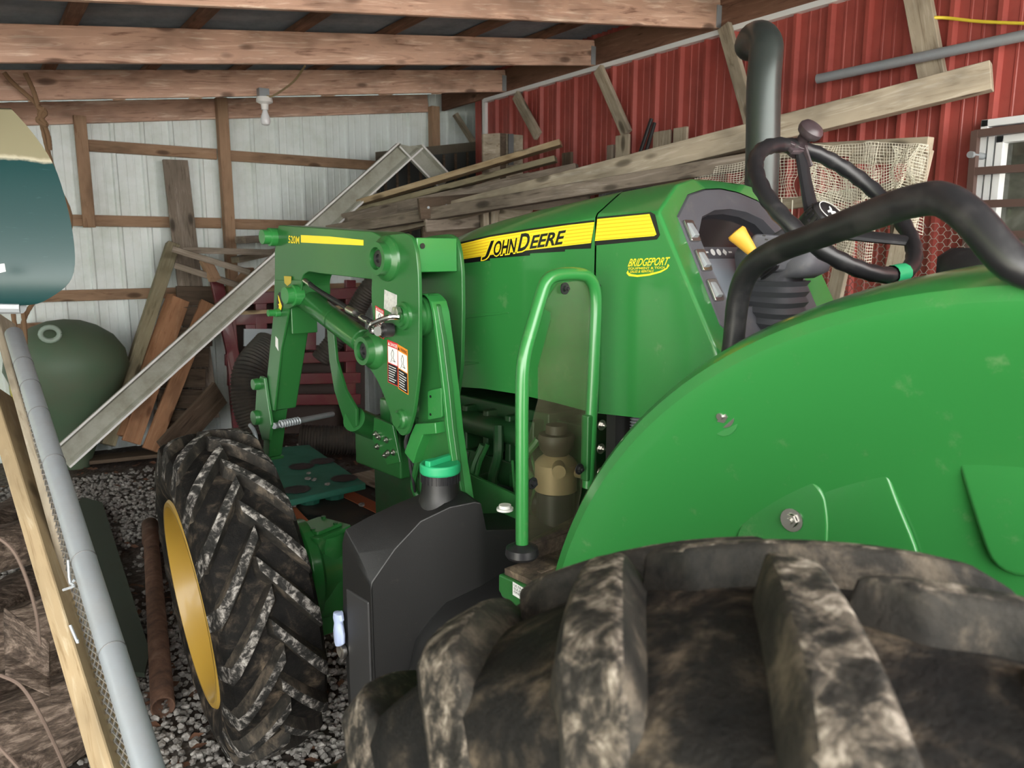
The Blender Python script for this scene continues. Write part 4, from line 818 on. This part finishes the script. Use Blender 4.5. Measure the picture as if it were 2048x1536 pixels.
# grey corrugated sheets leaning behind the hood
g=G(); A=W(1198,365,x=3.75);B=W(1335,356,x=3.75); d=(B-A); n=34
g.loft([[A+d*(i/n)+V((0.012*(i%2),0,z)) for i in range(n+1)] for z in (0,-1.0)],caps=False,closed=False); o=obj('corrugated_sheet',g,grey_rf,smooth=False,label='grey corrugated roofing sheet standing behind the hood',cat='sheet',solid=.003)
# upright planks and black rods against the red wall
for k,(a,w,t0,lb,mt) in enumerate((((1246,270),.14,0,'short upright grey plank, leftmost against the red wall',oldl),((1325,262),.16,0,'wide upright plank right of the black rods',oldl),((1362,255),.12,0,'upright plank farthest right, left of the exhaust stack',oldl),((1222,290),.07,0,'narrow dark upright plank left of the others',oldw),((1135,305),.12,0,'low dark upright plank behind the pile',brnw))):
    p=W(*a,x=4.08); board('upright_plank',lb,'plank',(p.x,p.y,0),(p.x,p.y,p.z),w,.025,mt,up=(1,0,0))
for k,(a,b) in enumerate((((1303,238),(1272,330)),((1309,246),(1284,330)))):
    obj('black_rod',G().tube([W(*a,x=4.0),W(*b,x=3.9),W(*b,x=3.9)+(W(*b,x=3.9)-W(*a,x=4.0))*5.2],.014,10),hoseb,label=('black rod leaning left, taller of the pair','black rod leaning left, shorter of the pair')[k],cat='rod')
# netting frame
nf=thing('netted_frame','wooden frame with torn cream netting and chicken wire against the red wall','frame',V((3.6,2.5,0)))
X=3.62
cb(W(1530,306,x=X),W(1861,290,x=X-.02),.05,.07,oldl,nm='top_rail',par=nf); cb(W(1700,318,x=X),W(1850,314,x=X),.03,.05,oldl,nm='rail',par=nf)
cb(W(1560,410,x=X),W(1830,372,x=X),.03,.06,oldl,nm='rail',par=nf)
cb(W(1846,300,x=X),W(1740,760,x=X-.1),.09,.03,oldl,up=(1,0,0),nm='stile',par=nf); cb(W(1700,450,x=X),W(1625,800,x=X-.1),.08,.03,oldl,up=(1,0,0),nm='stile',par=nf)
cb(W(1800,400,x=X+.03),W(1795,800,x=X),.08,.03,oldw,up=(1,0,0),nm='stile',par=nf)
def netgrid(A,B,C_,D_,nu,nv,fold,r,ou=0):
    g=G()
    def pt(u,v): 
        p=(A*(1-u)+B*u)*(1-v)+(D_*(1-u)+C_*u)*v; w=mnoise.noise(V((u*4+ou,v*2,ou)))*fold; return p+V((-abs(w)*1.2-.02,w*.6,w*.35))
    def ln(P): 
        o=len(g.v)
        for i,p in enumerate(P): g.v+=[p+V((0,0,r)),p+V((0,-r,-r*.5)),p+V((0,r,-r*.5))]
        for i in range(len(P)-1):
            for j in range(3): g.f.append((o+i*3+j,o+i*3+(j+1)%3,o+i*3+3+(j+1)%3,o+i*3+3+j)); g.m.append(0)
    for i in range(nu+1): ln([pt(i/nu,k/30) for k in range(31)])
    for j in range(nv+1): ln([pt(k/40,j/nv) for k in range(41)])
    return g
X=3.58
for (a,b,c,d,nu,nv,fo,ou) in (((1400,340),(1600,305),(1600,395),(1390,388),36,14,.05,1),((1590,300),(1762,285),(1740,470),(1655,420),32,28,.10,5),((1735,285),(1861,290),(1850,345),(1740,400),22,16,.04,9),((1800,300),(1862,292),(1850,470),(1780,440),16,28,.08,13),((1600,330),(1770,340),(1745,540),(1640,500),30,32,.09,17)):
    obj('netting',netgrid(W(*a,x=X),W(*b,x=X-.02),W(*c,x=X-.03),W(*d,x=X-.02),nu,nv,fo,.0015,ou),meshm,nf,smooth=False,recalc=False,kind='stuff')
for q in ((1563,395,1566,470),(1585,400,1583,450)): obj('loose_strand',G().tube([W(q[0],q[1],x=X-.03),W(q[2],q[3],x=X-.03)],.003,5),meshm,nf)
g=G(); s=.026; A=W(1600,500,x=3.66)
for i in range(34):
    for j in range(26):
        cy=A.y+.05-i*s*1.5*.8; cz=A.z+.12-(j+(i%2)*.5)*s*1.35
        p=[V((3.66,cy+s*.5,cz)),V((3.66,cy-s*.5,cz)),V((3.66,cy-s*.95,cz-s*.67)),V((3.66,cy-s*.95-.0001,cz-s*.67)),V((3.66,cy+s*.95,cz-s*.67))]
        for u,v in ((0,1),(1,2),(0,4)): g.beam(p[u],p[v],.002,.002,up=(1,0,0))
obj('chicken_wire',g,wire_m,nf,smooth=False,recalc=False,kind='stuff')
# window with bars
wn=thing('window_1','','',V((4.17,1.3,1.5))); wn['kind']='structure'
a=W(1966,241,x=4.15); zt=a.z; ye=a.y; zb=W(1955,640,x=4.15).z-.1
g=G()
for (o,w) in ((0,.035),(.045,.03),(.085,.035)):
    g.box((4.13-o*.2,ye-o-w,zb),(4.18,ye-o,zt-o)); g.box((4.13-o*.2,ye-1.2,zt-o-w),(4.18,ye-o,zt-o))
obj('window_frame',g,trimw,wn,bev=.003)
m,nt,bs,nd,lk=node_mat('mottled window glass'); v=coords(nd,lk); bs.inputs['Roughness'].default_value=.06
r=ramp(nd,[(.35,(.03,.032,.025)),(.6,(.10,.105,.085)),(.75,(.22,.23,.2))]); lk.new(noise(nd,lk,v,3.5,4,.6,.6),r.inputs[0]); lk.new(r.outputs[0],bs.inputs['Base Color'])  # pane colour mottled from dark to pale
obj('pane',G().box((4.165,ye-1.2,zb),(4.172,ye-.11,zt-.11)),m,wn)
bars=thing('security_bars','brown metal security bars mounted over the white window','bars',V((4.05,1.5,1.4)))
xb=4.04; 
for q in ((1950,268,2140,246),(1948,343,2140,330),(1940,409,2140,402),(1930,470,2140,468),(1925,540,2140,545)): obj('bar',G().beam(W(q[0],q[1],x=xb),W(q[2],q[3],x=xb),.03,.035),barb,bars)
obj('upright',G().beam(W(1952,262,x=xb),W(1925,600,x=xb),.03,.035,up=(1,0,0)),barb,bars)
obj('mounting_peg',G().cyl(W(1940,309,x=4.0),W(1940,309,x=4.0)+V((.18,0,0)),.016),galv,bars)
# galvanised angled trim
tg=thing('galvanised_trim','pale mitred steel door trim leaning across the back wall','trim',W(130,930,z=0.0)-V((0,0,0)))
A=W(120,918,y=6.3);B=W(818,292,y=6.15);C3=W(890,368,y=6.2)
def chan(p,q,w,miter_p=0,miter_q=0,up=V((0,-1,0))):
    u=(q-p).normalized(); s=u.cross(up).normalized(); g=G(); prof=[(-w/2,.0),(-w/2,.03),(-w/2+.012,.035),(-w/2+.03,.0),(w/2-.035,-.005),(w/2-.02,.028),(w/2,.03),(w/2,-.012),(-w/2,-.012)]
    g.loft([[p+s*a+up*b+u*(a*miter_p) for a,b in prof],[q+s*a+up*b+u*(a*miter_q) for a,b in prof]]); return g
obj('long_leg',chan(A,B,.17,0,.95),galvd,tg,smooth=False); obj('short_leg',chan(B,C3,.17,-.95,0),galvd,tg,smooth=False)
def strip(p,q,o,w_,m0,m1):
    u=(q-p).normalized(); s=u.cross(V((0,-1,0))).normalized(); g=G(); a_,b_=p+s*o+u*(m0*o)+V((0,-.038,0)),q+s*o+u*(m1*o)+V((0,-.038,0)); g.beam(a_,b_,.006,w_,up=s); return g
for o_ in (-.082,.082): obj('edge_flange',strip(A,B,o_,.014,0,.95),whitep,tg); obj('edge_flange',strip(B,C3,o_,.014,-.95,0),whitep,tg)
# boards and junk along the back wall
board('leaning_plank','wide dark warped plank leaning on the white wall','plank',W(395,560,y=6.9)-V((0,0,1.2)),W(350,320,y=7.15),.20,.03,oldw,up=(0,1,0),bend=.02)
board('leaning_post','greenish square post leaning left of the orange boards','post',W(215,890,y=6.7),W(346,488,y=7.1),.10,.10,cham,up=(0,1,0))
board('cedar_board','orange cedar board, left one of the leaning pair','board',W(245,872,y=6.65),W(345,590,y=7.0),.09,.05,orgw,up=(1,.6,0))
board('cedar_board','wide orange cedar board, right one of the leaning pair','board',W(262,885,y=6.6),W(362,598,y=6.95),.14,.03,orgw,up=(0,1,0))
board('cedar_board','notched orange board leaning right of the pair','board',W(300,900,y=6.55),W(415,605,y=6.95),.12,.04,orgw,up=(0,1,0))
board('brown_board','dark brown board leaning low beside the big tire','board',W(330,905,y=6.0),W(440,785,y=6.3),.22,.03,brnw,up=(.2,1,.4))
board('brown_board','dark flat board on the ground in the far left corner','board',W(180,920,z=.05),W(330,905,z=.05),.2,.03,brnw)
slp=thing('slatted_screen','dark slatted wooden screen leaning behind the orange boards','screen',W(380,850,y=6.9))
for k in range(8):
    t=k/8; board('slat',None,None,W(300+60*t,880-330*t,y=6.7+.3*t),W(390+55*t,880-330*t,y=6.72+.3*t),.025,.16,brnw,parent=slp)
pw=thing('small_pallet','small weathered wooden pallet perched against the white wall','pallet',W(430,540,y=6.6))
for q in ((345,498,500,545),(350,530,480,572),(500,540,475,572),(365,500,545,505),(410,520,430,560)): board('pallet_slat',None,None,W(q[0],q[1],y=6.7),W(q[2],q[3],y=6.55),.09,.05,oldw if q[0]<400 else stud,parent=pw)
mf=thing('maroon_frame','maroon steel shelving frame standing behind the loader','shelving',W(560,860,y=6.6))
for q in ((432,560,500,860),(455,600,478,870),(500,640,520,860),(560,600,560,860),(700,560,700,860),(445,600,720,585),(440,640,720,628),(450,720,720,712),(455,760,720,755),(460,800,720,798),(520,560,525,860),(620,580,620,700)):
    obj('rail',G().beam(W(q[0],q[1],y=6.75),W(q[2],q[3],y=6.7),.10,.05,up=(0,1,0)),maroon,mf,bev=.006)
g=G().prism([W(q[0],q[1],y=6.9) for q in ((445,605),(730,590),(730,865),(500,868))],(0,.02,0)); obj('back_panel',g,plain('dark brown backing',(.045,.028,.022),.6,0,0,.4,(.10,.06,.045),4),mf)
g=G().beam(W(480,626,y=6.5),W(720,612,y=6.5),.03,.025,up=(0,1,0)); obj('wood_strip',g,newp,mf)
for q in ((488,658,545,692),(590,640,650,690)): obj('light_panel',G().prism([W(q[0],q[1],y=6.7),W(q[2],q[1],y=6.7),W(q[2],q[3],y=6.7),W(q[0],q[3],y=6.7)],(0,.02,0)),plain('grey panel',(.35,.4,.42),.4),mf)
def corr(path,r,name,label,pitch=.022,amp=.10,mat=pipec,cat='pipe'):
    P_=spline([V(p) for p in path],12); L=sum((P_[i+1]-P_[i]).length for i in range(len(P_)-1)); n=int(L/pitch*2); Q=[];acc=0;i=0
    for k in range(n):
        s=k*L/n
        while i<len(P_)-2 and acc+(P_[i+1]-P_[i]).length<s: acc+=(P_[i+1]-P_[i]).length;i+=1
        Q.append(P_[i].lerp(P_[i+1],min(1,(s-acc)/max(1e-6,(P_[i+1]-P_[i]).length))))
    return obj(name,G().tube(Q,[r*(1+amp*(k%2)) for k in range(len(Q))],18),mat,label=label,cat=cat,ang=20)
corr([W(545,690,y=6.0),W(505,740,y=5.9),W(500,800,y=5.85),W(520,860,y=5.8)],.13,'drain_pipe','black corrugated drain pipe curving upright behind the big tire')
corr([W(600,878,y=5.9),W(660,880,y=5.8),W(745,885,y=5.7),W(830,895,y=5.6)],.11,'drain_pipe','black corrugated drain pipe lying behind the green pallet')
corr([W(640,720,y=5.6),W(700,640,y=5.5),W(745,570,y=5.4),W(800,540,y=5.3)],.07,'drain_pipe','grey corrugated pipe rising behind the loader mast')
# pallets on the ground
def pallet(pix,z,th,mat,name,label,holes):
    c=[W(*q,z=z) for q in pix]; t=thing(name,label,'pallet',V((sum(p.x for p in c)/4,sum(p.y for p in c)/4,0)))
    obj('deck',G().prism(c,(0,0,-.04)),mat,t,bev=.008)
    for u,v in ((.2,.25),(.5,.25),(.8,.25),(.2,.5),(.5,.5),(.8,.5),(.2,.8),(.5,.8),(.8,.8)):
        p=(c[0]*(1-u)+c[1]*u)*(1-v)+(c[3]*(1-u)+c[2]*u)*v; obj('foot',G().tube([V((p.x,p.y,z-.04)),V((p.x,p.y,z-th))],[.08,.06],8),mat,t)
    for u,v in holes:
        p=(c[0]*(1-u)+c[1]*u)*(1-v)+(c[3]*(1-u)+c[2]*u)*v
        g=G(); g.loft([[p+V((r*math.cos(k*PI/4+.4),r*math.sin(k*PI/4+.4),h)) for k in range(8)] for r,h in ((.085,.004),(.08,.004),(.055,.0005))],caps=False); g.add([p+V((.08*math.cos(k*PI/4+.4),.08*math.sin(k*PI/4+.4),.001)) for k in range(8)],[tuple(range(8))]); obj('socket',g,blackm,t)
    return c
pallet([(568,1003),(732,966),(618,889),(440,905)],.30,.15,palg,'plastic_pallet','green plastic pallet lying under the loader',((.25,.12),(.85,.15),(.6,.5),(.88,.55)))
c=pallet([(600,1120),(960,1010),(830,930),(500,960)],.15,.15,palb,'plastic_pallet','black plastic pallet under the green pallet beside the big tire',((.15,.35),(.45,.2),(.62,.5),(.8,.8),(.4,.75)))
for k,(a,b) in enumerate((((672,977),(800,1038)),((560,1000),(640,1090)))):
    p=W(*a,z=.157);q=W(*b,z=.157); obj('flat_strap',G().beam(p,q,.10,.005),strapo,label=('orange red strip across the black pallet','orange red strip beside the green axle housing')[k],cat='strip')
board('flat_board','pale thin board lying beyond the black pallet','board',W(725,945,z=.17),W(860,1000,z=.17),.25,.012,oldl)
for k in range(9):
    a=R.choice([(620,955),(640,958),(655,968),(616,950),(626,962),(715,1015),(708,1022),(777,1032),(598,1015)]); p=W(a[0]+R.uniform(-12,12),a[1]+R.uniform(-4,4),z=.305 if a[1]<980 else .155)
    g=G(); sc=R.uniform(.014,.024); g.add([p+V((v.x*sc,v.y*sc*.8,v.z*sc*.5+sc*.5)) for v in ICO],ICF); obj('pebble',g,whitep if 0 else stone,smooth=False,group='pebbles on the pallets',label='small pale pebble lying on a plastic pallet',cat='pebble')
# rusty pipe, dark board on the gravel
a,b=W(300,1050,z=.05),W(326,1415,z=.05)
rp=obj('rusty_pipe',G().tube([a,a+(b-a)*.14,a+(b-a)*.15,b],[.048,.048,.040,.042],20,caps=False),rust,label='rusty steel pipe lying on the gravel left of the big tire',cat='pipe',solid=.006)
g=G().prism([W(q[0],q[1],z=.03) for q in ((165,1000),(205,1010),(300,1310),(290,1355),(235,1350),(150,1020))],(0,0,.02)); obj('dark_green_panel',g,plain('dark green panel',(.03,.045,.03),.6,0,0,.4,(.07,.07,.05),5),label='dark green panel lying on the gravel behind the fence pole',cat='panel')
# olive tub, yellow crate, curved board
c=W(128,775,y=5.6)
c=W(140,775,y=6.82)
tb=thing('garden_tub','large olive green plastic tub turned bottom up at far left','tub',V((c.x,c.y,0)))
R0=.43; obj('shell',G().lathe((c.x,c.y,0),(0,0,1),[(0,R0*.2),(.35,R0*.5),(.6,R0*.83),(.80,R0*1.0),(.93,R0*.95),(1.04,R0*.78),(1.12,R0*.52),(1.16,R0*.28),(1.175,0)],48),olive,tb,ang=60)
h=W(100,668,y=6.5); obj('ring_handle',G().tube([h+V((.06*math.cos(t),0,.05*math.sin(t))) for t in [k*PI/8 for k in range(17)]],.018,10),plain('pale green plastic',(.35,.45,.38),.5),tb)
y=6.9; g=G(); g.box(W(20,760,y=y)+V((0,0,-.7)),W(105,668,y=y)+V((0,.3,0))); obj('yellow_crate',g,plain('yellow plastic crate',(.55,.47,.03),.5),bev=.02,label='yellow plastic crate behind the olive tub',cat='crate')
board('curved_board','brown curved board resting above the yellow crate','board',W(30,662,y=7.1),W(200,668,y=7.1),.03,.10,stud,bend=.03)
# ropes holding the canoe
def rope(pts,y,r=.013,name='rope',label='',turn=.02):
    P_=spline([W(*p,y=y) for p in pts],8); return obj(name,G().tube(P_,[r*(1+.12*(k%2)) for k in range(len(P_))],8),ropem,label=label,cat='rope')
rope([(8,145),(25,165),(78,215),(84,250),(98,310),(118,375),(141,440),(120,530),(70,600),(48,640),(44,690)],5.95,label='brown rope looped around the hanging canoe, outer strand')
rope([(50,146),(66,180),(80,225),(96,270),(100,300)],5.92,label='brown rope strand tied at the knot over the canoe')
rope([(74,212),(90,226),(76,240),(92,250),(80,232),(88,216)],5.9,.016,label='thick brown rope knot beside the canoe')
rope([(20,560),(28,640),(36,685),(50,690),(48,640),(40,600)],5.9,label='brown rope end hanging below the canoe')
# canoe
def WD(px,py,d): return V((0,0,H))+(AW[0]*F+AW[1]*(px-1024)+AW[2]*(768-py))*(d/F)
cn=thing('canoe','cream and teal canoe hanging upside down at the left edge','canoe',WD(0,600,2.1))
m,nt,bs,nd,lk=node_mat('two tone canoe hull')
tc=nd.new('ShaderNodeTexCoord'); sx=nd.new('ShaderNodeSeparateXYZ'); lk.new(tc.outputs['Object'],sx.inputs[0])
zline=WD(60,318,1.95).z-BASE[cn.name].z
ad=nd.new('ShaderNodeMath'); ad.operation='SUBTRACT'; lk.new(sx.outputs['Z'],ad.inputs[0]); ad.inputs[1].default_value=zline
nz=noise(nd,lk,coords(nd,lk,(1,1,1)),14,5); mm=nd.new('ShaderNodeMath'); mm.operation='MULTIPLY_ADD'; lk.new(nz,mm.inputs[0]); mm.inputs[1].default_value=.03; lk.new(ad.outputs[0],mm.inputs[2])
r=ramp(nd,[(0,(.005,.036,.037)),(.004,(.005,.036,.037)),(.012,(.40,.37,.28)),(.02,(.19,.175,.11)),(1,(.19,.175,.11))]); mp2=nd.new('ShaderNodeMapRange'); mp2.inputs['From Min'].default_value=0;mp2.inputs['From Max'].default_value=1; lk.new(mm.outputs[0],mp2.inputs[0]); lk.new(mp2.outputs[0],r.inputs[0])
sc_=noise(nd,lk,coords(nd,lk,(3,3,22)),2.5,8,.75,1.5); r3=ramp(nd,[(.62,(0,)*3),(.72,(.35,)*3)]); lk.new(sc_,r3.inputs[0])
lk.new(mixc(nd,lk,r3.outputs[0],r.outputs[0],(.16,.27,.26)),bs.inputs['Base Color']); bs.inputs['Roughness'].default_value=.4; hull_m=m
stem=[(40,612),(75,610),(100,596),(122,582),(140,566),(149,545),(151,515),(147,470),(138,425),(122,365),(108,328),(84,290),(55,252),(20,215)]
ax=V((-.80,.60,0)).normalized(); sd=V((ax.y,-ax.x,0))
rings=[]; N=len(stem)
for k in range(13):
    t=k/12; L=2.6*t
    hwid=.44*(1-(1-t)**1.8)**.8 if t>0 else 0
    ring=[]
    for side in (1,-1):
        idx=range(N) if side==1 else range(N-1,-1,-1)
        for i in idx:
            p=WD(*stem[i],1.95); q=i/(N-1)    # q 0 gunwale .. 1 keel
            zz=p.z; 
            shape=1 if q<.55 else math.sqrt(max(0,1-((q-.55)/.45)**2.2))
            keel=WD(20,215,1.95).z+.06*(1-(1-t)**2)
            if q>.6: zz=zz+(keel-zz)*(t**.5)*((q-.6)/.4)*.6+(.05*t*(q-.6))
            zz+= .10*t*(1-q)
            c0=V((p.x,p.y,zz)); base=WD(100,500,1.95)
            pull=(1-t)**2.5
            cc=V((base.x,base.y,zz))+ (V((p.x-base.x,p.y-base.y,0)))*pull+ax*L*1.0
            ring.append(cc+sd*side*hwid*shape)
    rings.append(ring)
g=G().loft(rings,caps=False,closed=False); obj('hull',g,hull_m,cn,ang=80,sub=1)
g=G()
for side in (0,-1):
    g.tube([rg_[side]+V((0,0,-.004)) for rg_ in rings],.016,10,smooth=3)
obj('gunwale',g,galv,cn)
p=WD(4,538,1.9); u=(WD(14,536,1.9)-p); 
g=G().prism([WD(-14,530,1.83),WD(8,527,1.83),WD(11,543,1.83),WD(-10,548,1.83)],(.001,.001,0)); st=obj('hull_sticker',g,white_d,cn)
# fence panel, timbers and firewood at the left
fp=thing('fence_panel','chain-link fence panel with galvanised pole leaning at the left','fence panel',WD(295,1536,1.4)*1.0)
a=WD(28,668,2.6);b=WD(297,1536,1.46); e=b+(b-a)*.9
e=b+(b-a)*((b.z-.02)/(a.z-b.z))
obj('pole',G().tube([a,b,e],.0275,24),galv,fp)
for t in (.12,.2,.29,.43,.66,.83): p=a.lerp(b,t); u=(b-a).normalized(); obj('wire_tie',G().lathe(p,u+V((0,0,.18)),[(0,.0275),(.001,.0288),(.002,.0288),(.003,.0275)],20),plain('dark tie wire %d'%int(t*100),(.12,.12,.12),.5,.7),fp)
of=(WD(238,1536,1.75)-b); of2=(WD(22,730,3.0)-a)
def cl(u,v): p=a.lerp(b,v)*(1-u)+(a+of2).lerp(b+of,v)*u; return p
g=G(); nu,nv=4,64
for i in range(nu):
    for j in range(nv):
        for du,dv in ((1,1),(-1,1)):
            u0=(i+(0 if du>0 else 1))/nu; p=cl(u0,j/nv);q=cl(u0+du/nu,(j+1)/nv); g.tube([p,q],.0024,4,caps=False)
obj('chain_link_mesh',g,wire_m,fp,kind='stuff')
for q in ((136,1120,140,1165,1.7),(126,1180,148,1172,1.6),(140,1250,155,1285,1.62)): obj('wire_clip',G().tube([WD(q[0],q[1],q[4]),WD(q[2],q[3],q[4]),WD(q[0]+14,q[3]-6,q[4])],.003,6,smooth=3),galv,fp)
def longb(nm,lb,p,q,w,t,mt,up): 
    d=q-p; e=q+d*((q.z-.01)/(p.z-q.z)); return board(nm,lb,'timber',p,e,w,t,mt,up=up)
longb('timber','pale yellow timber leaning against the fence panel',WD(-5,790,2.9),WD(228,1530,1.75),.09,.05,newp,(.6,-.6,.3))
longb('timber','grey weathered timber between pale timber and chain-link',WD(6,640,3.1),WD(215,1360,2.0),.09,.03,oldl,(.6,-.6,.3))
obj('knot_hole',G().lathe(WD(200,1441,1.80),(WD(200,1441,1.9)-WD(200,1441,1.8)),[(0,.014),(-.004,.014),(-.004,0)],16),blk_d,label='dark round bolt hole in the pale timber',cat='hole') if 0 else None
def log(px,py,d,L,r,az,lb,tilt=0):
    c=WD(px,py,d); u=V((math.cos(az),math.sin(az),tilt)).normalized(); M=rot_to(u); rings=[]
    prof=[(1,0),(.85,.55),(.4,.9),(-.2,1),(-.75,.7),(-1,.1),(-.8,-.5),(-.1,-.75),(.6,-.6)]
    for k in range(7):
        x=-L/2+L*k/6; rings.append([c+M@V((x+.01*R.random(),a_*r*(1+.1*R.uniform(-1,1)),b_*r*(1+.1*R.uniform(-1,1)))) for a_,b_ in prof])
    obj('firewood_log',G().loft(rings),barkm,label=lb,cat='firewood',bev=.006,group=None,ang=40)
log(0,1290,2.5,.5,.11,.2,'split log with torn bark sticking out toward the fence',.1)
log(-20,1110,2.7,.5,.10,.5,'grey split log on top of the firewood pile')
log(-20,1480,2.3,.5,.12,.2,'brown split log low at the left edge')
log(40,1200,2.9,.5,.10,.9,'small dark log behind the split log')
log(25,1050,3.1,.45,.10,1.1,'rounded grey log end beside the pale timber')
log(70,1500,2.4,.4,.12,.6,'dark log at the bottom left corner')
log(20,1390,2.6,.5,.11,.4,'dark log in the middle of the firewood pile')
log(90,1400,2.9,.4,.11,1.0,'shadowed log deep behind the torn bark')
obj('bark_sheet',G().loft([[WD(10+90*u_,1215+70*u_-12*v_+150*v_*(1-.2*u_),2.02+.08*math.sin(v_*3)) for u_ in [k/8 for k in range(9)]] for v_ in [j/6 for j in range(7)]],caps=False,closed=False),barkm,solid=.004,label='peeling brown bark sheet curling off the firewood',cat='bark')
for k,pp in enumerate((((-10,1070,1.2),(25,1100,1.2),(50,1150,1.22),(72,1225,1.25),(80,1290,1.3)),((0,1350,1.15),(40,1370,1.15),(75,1420,1.15),(110,1490,1.2),(140,1560,1.25)),((-5,1490,1.1),(40,1540,1.1),(60,1580,1.1)))):
    obj('dry_vine',G().tube([WD(*q) for q in pp],.0026,6,smooth=5),plain('dry vine %d'%k,(.10,.07,.055),.9),label=('thin dry vine curving down beside the pale timber','knobbly dry twig running toward the fence pole','short dry twig at the bottom left corner')[k],cat='twig')
# =================== daylight ===================
w=bpy.data.worlds.new('world'); scn.world=w; w.use_nodes=True; nt=w.node_tree; nd,lk=nt.nodes,nt.links
bg=nd['Background']; tc=nd.new('ShaderNodeTexCoord'); sx=nd.new('ShaderNodeSeparateXYZ'); lk.new(tc.outputs['Generated'],sx.inputs[0])
nz=noise(nd,lk,tc.outputs['Generated'],7,6,.7); mm=nd.new('ShaderNodeMath'); mm.operation='MULTIPLY_ADD'; lk.new(nz,mm.inputs[0]); mm.inputs[1].default_value=.35; lk.new(sx.outputs['Z'],mm.inputs[2])
r=ramp(nd,[(0,(.10,.09,.06)),(.17,(.16,.16,.09)),(.20,(.26,.42,.14)),(.36,(.62,.74,.36)),(.46,(.95,1.0,.95)),(.8,(1,1,1.03))]); lk.new(mm.outputs[0],r.inputs[0])
my=nd.new('ShaderNodeMapRange'); my.inputs['From Min'].default_value=-.45; my.inputs['From Max'].default_value=-.1; my.inputs['To Min'].default_value=1; my.inputs['To Max'].default_value=0; lk.new(sx.outputs['Y'],my.inputs[0])
lk.new(mixc(nd,lk,my.outputs[0],r.outputs[0],(1.55,1.52,1.45)),bg.inputs[0]); bg.inputs[1].default_value=3.0
s=bpy.data.lights.new('sun','SUN'); s.energy=9; s.angle=math.radians(2); s.color=(1,.97,.9); so=bpy.data.objects.new('sun',s); COL.objects.link(so)
d=V((.12,-.62,-.78)); so.rotation_euler=d.to_track_quat('-Z','Y').to_euler()
vs=scn.view_settings; vs.view_transform='Standard'; vs.look='None'; vs.gamma=1; vs.exposure=1.15; vs.use_curve_mapping=False
cy=scn.cycles; cy.use_denoising=True; cy.max_bounces=8; cy.transparent_max_bounces=12; cy.caustics_reflective=False; cy.caustics_refractive=False
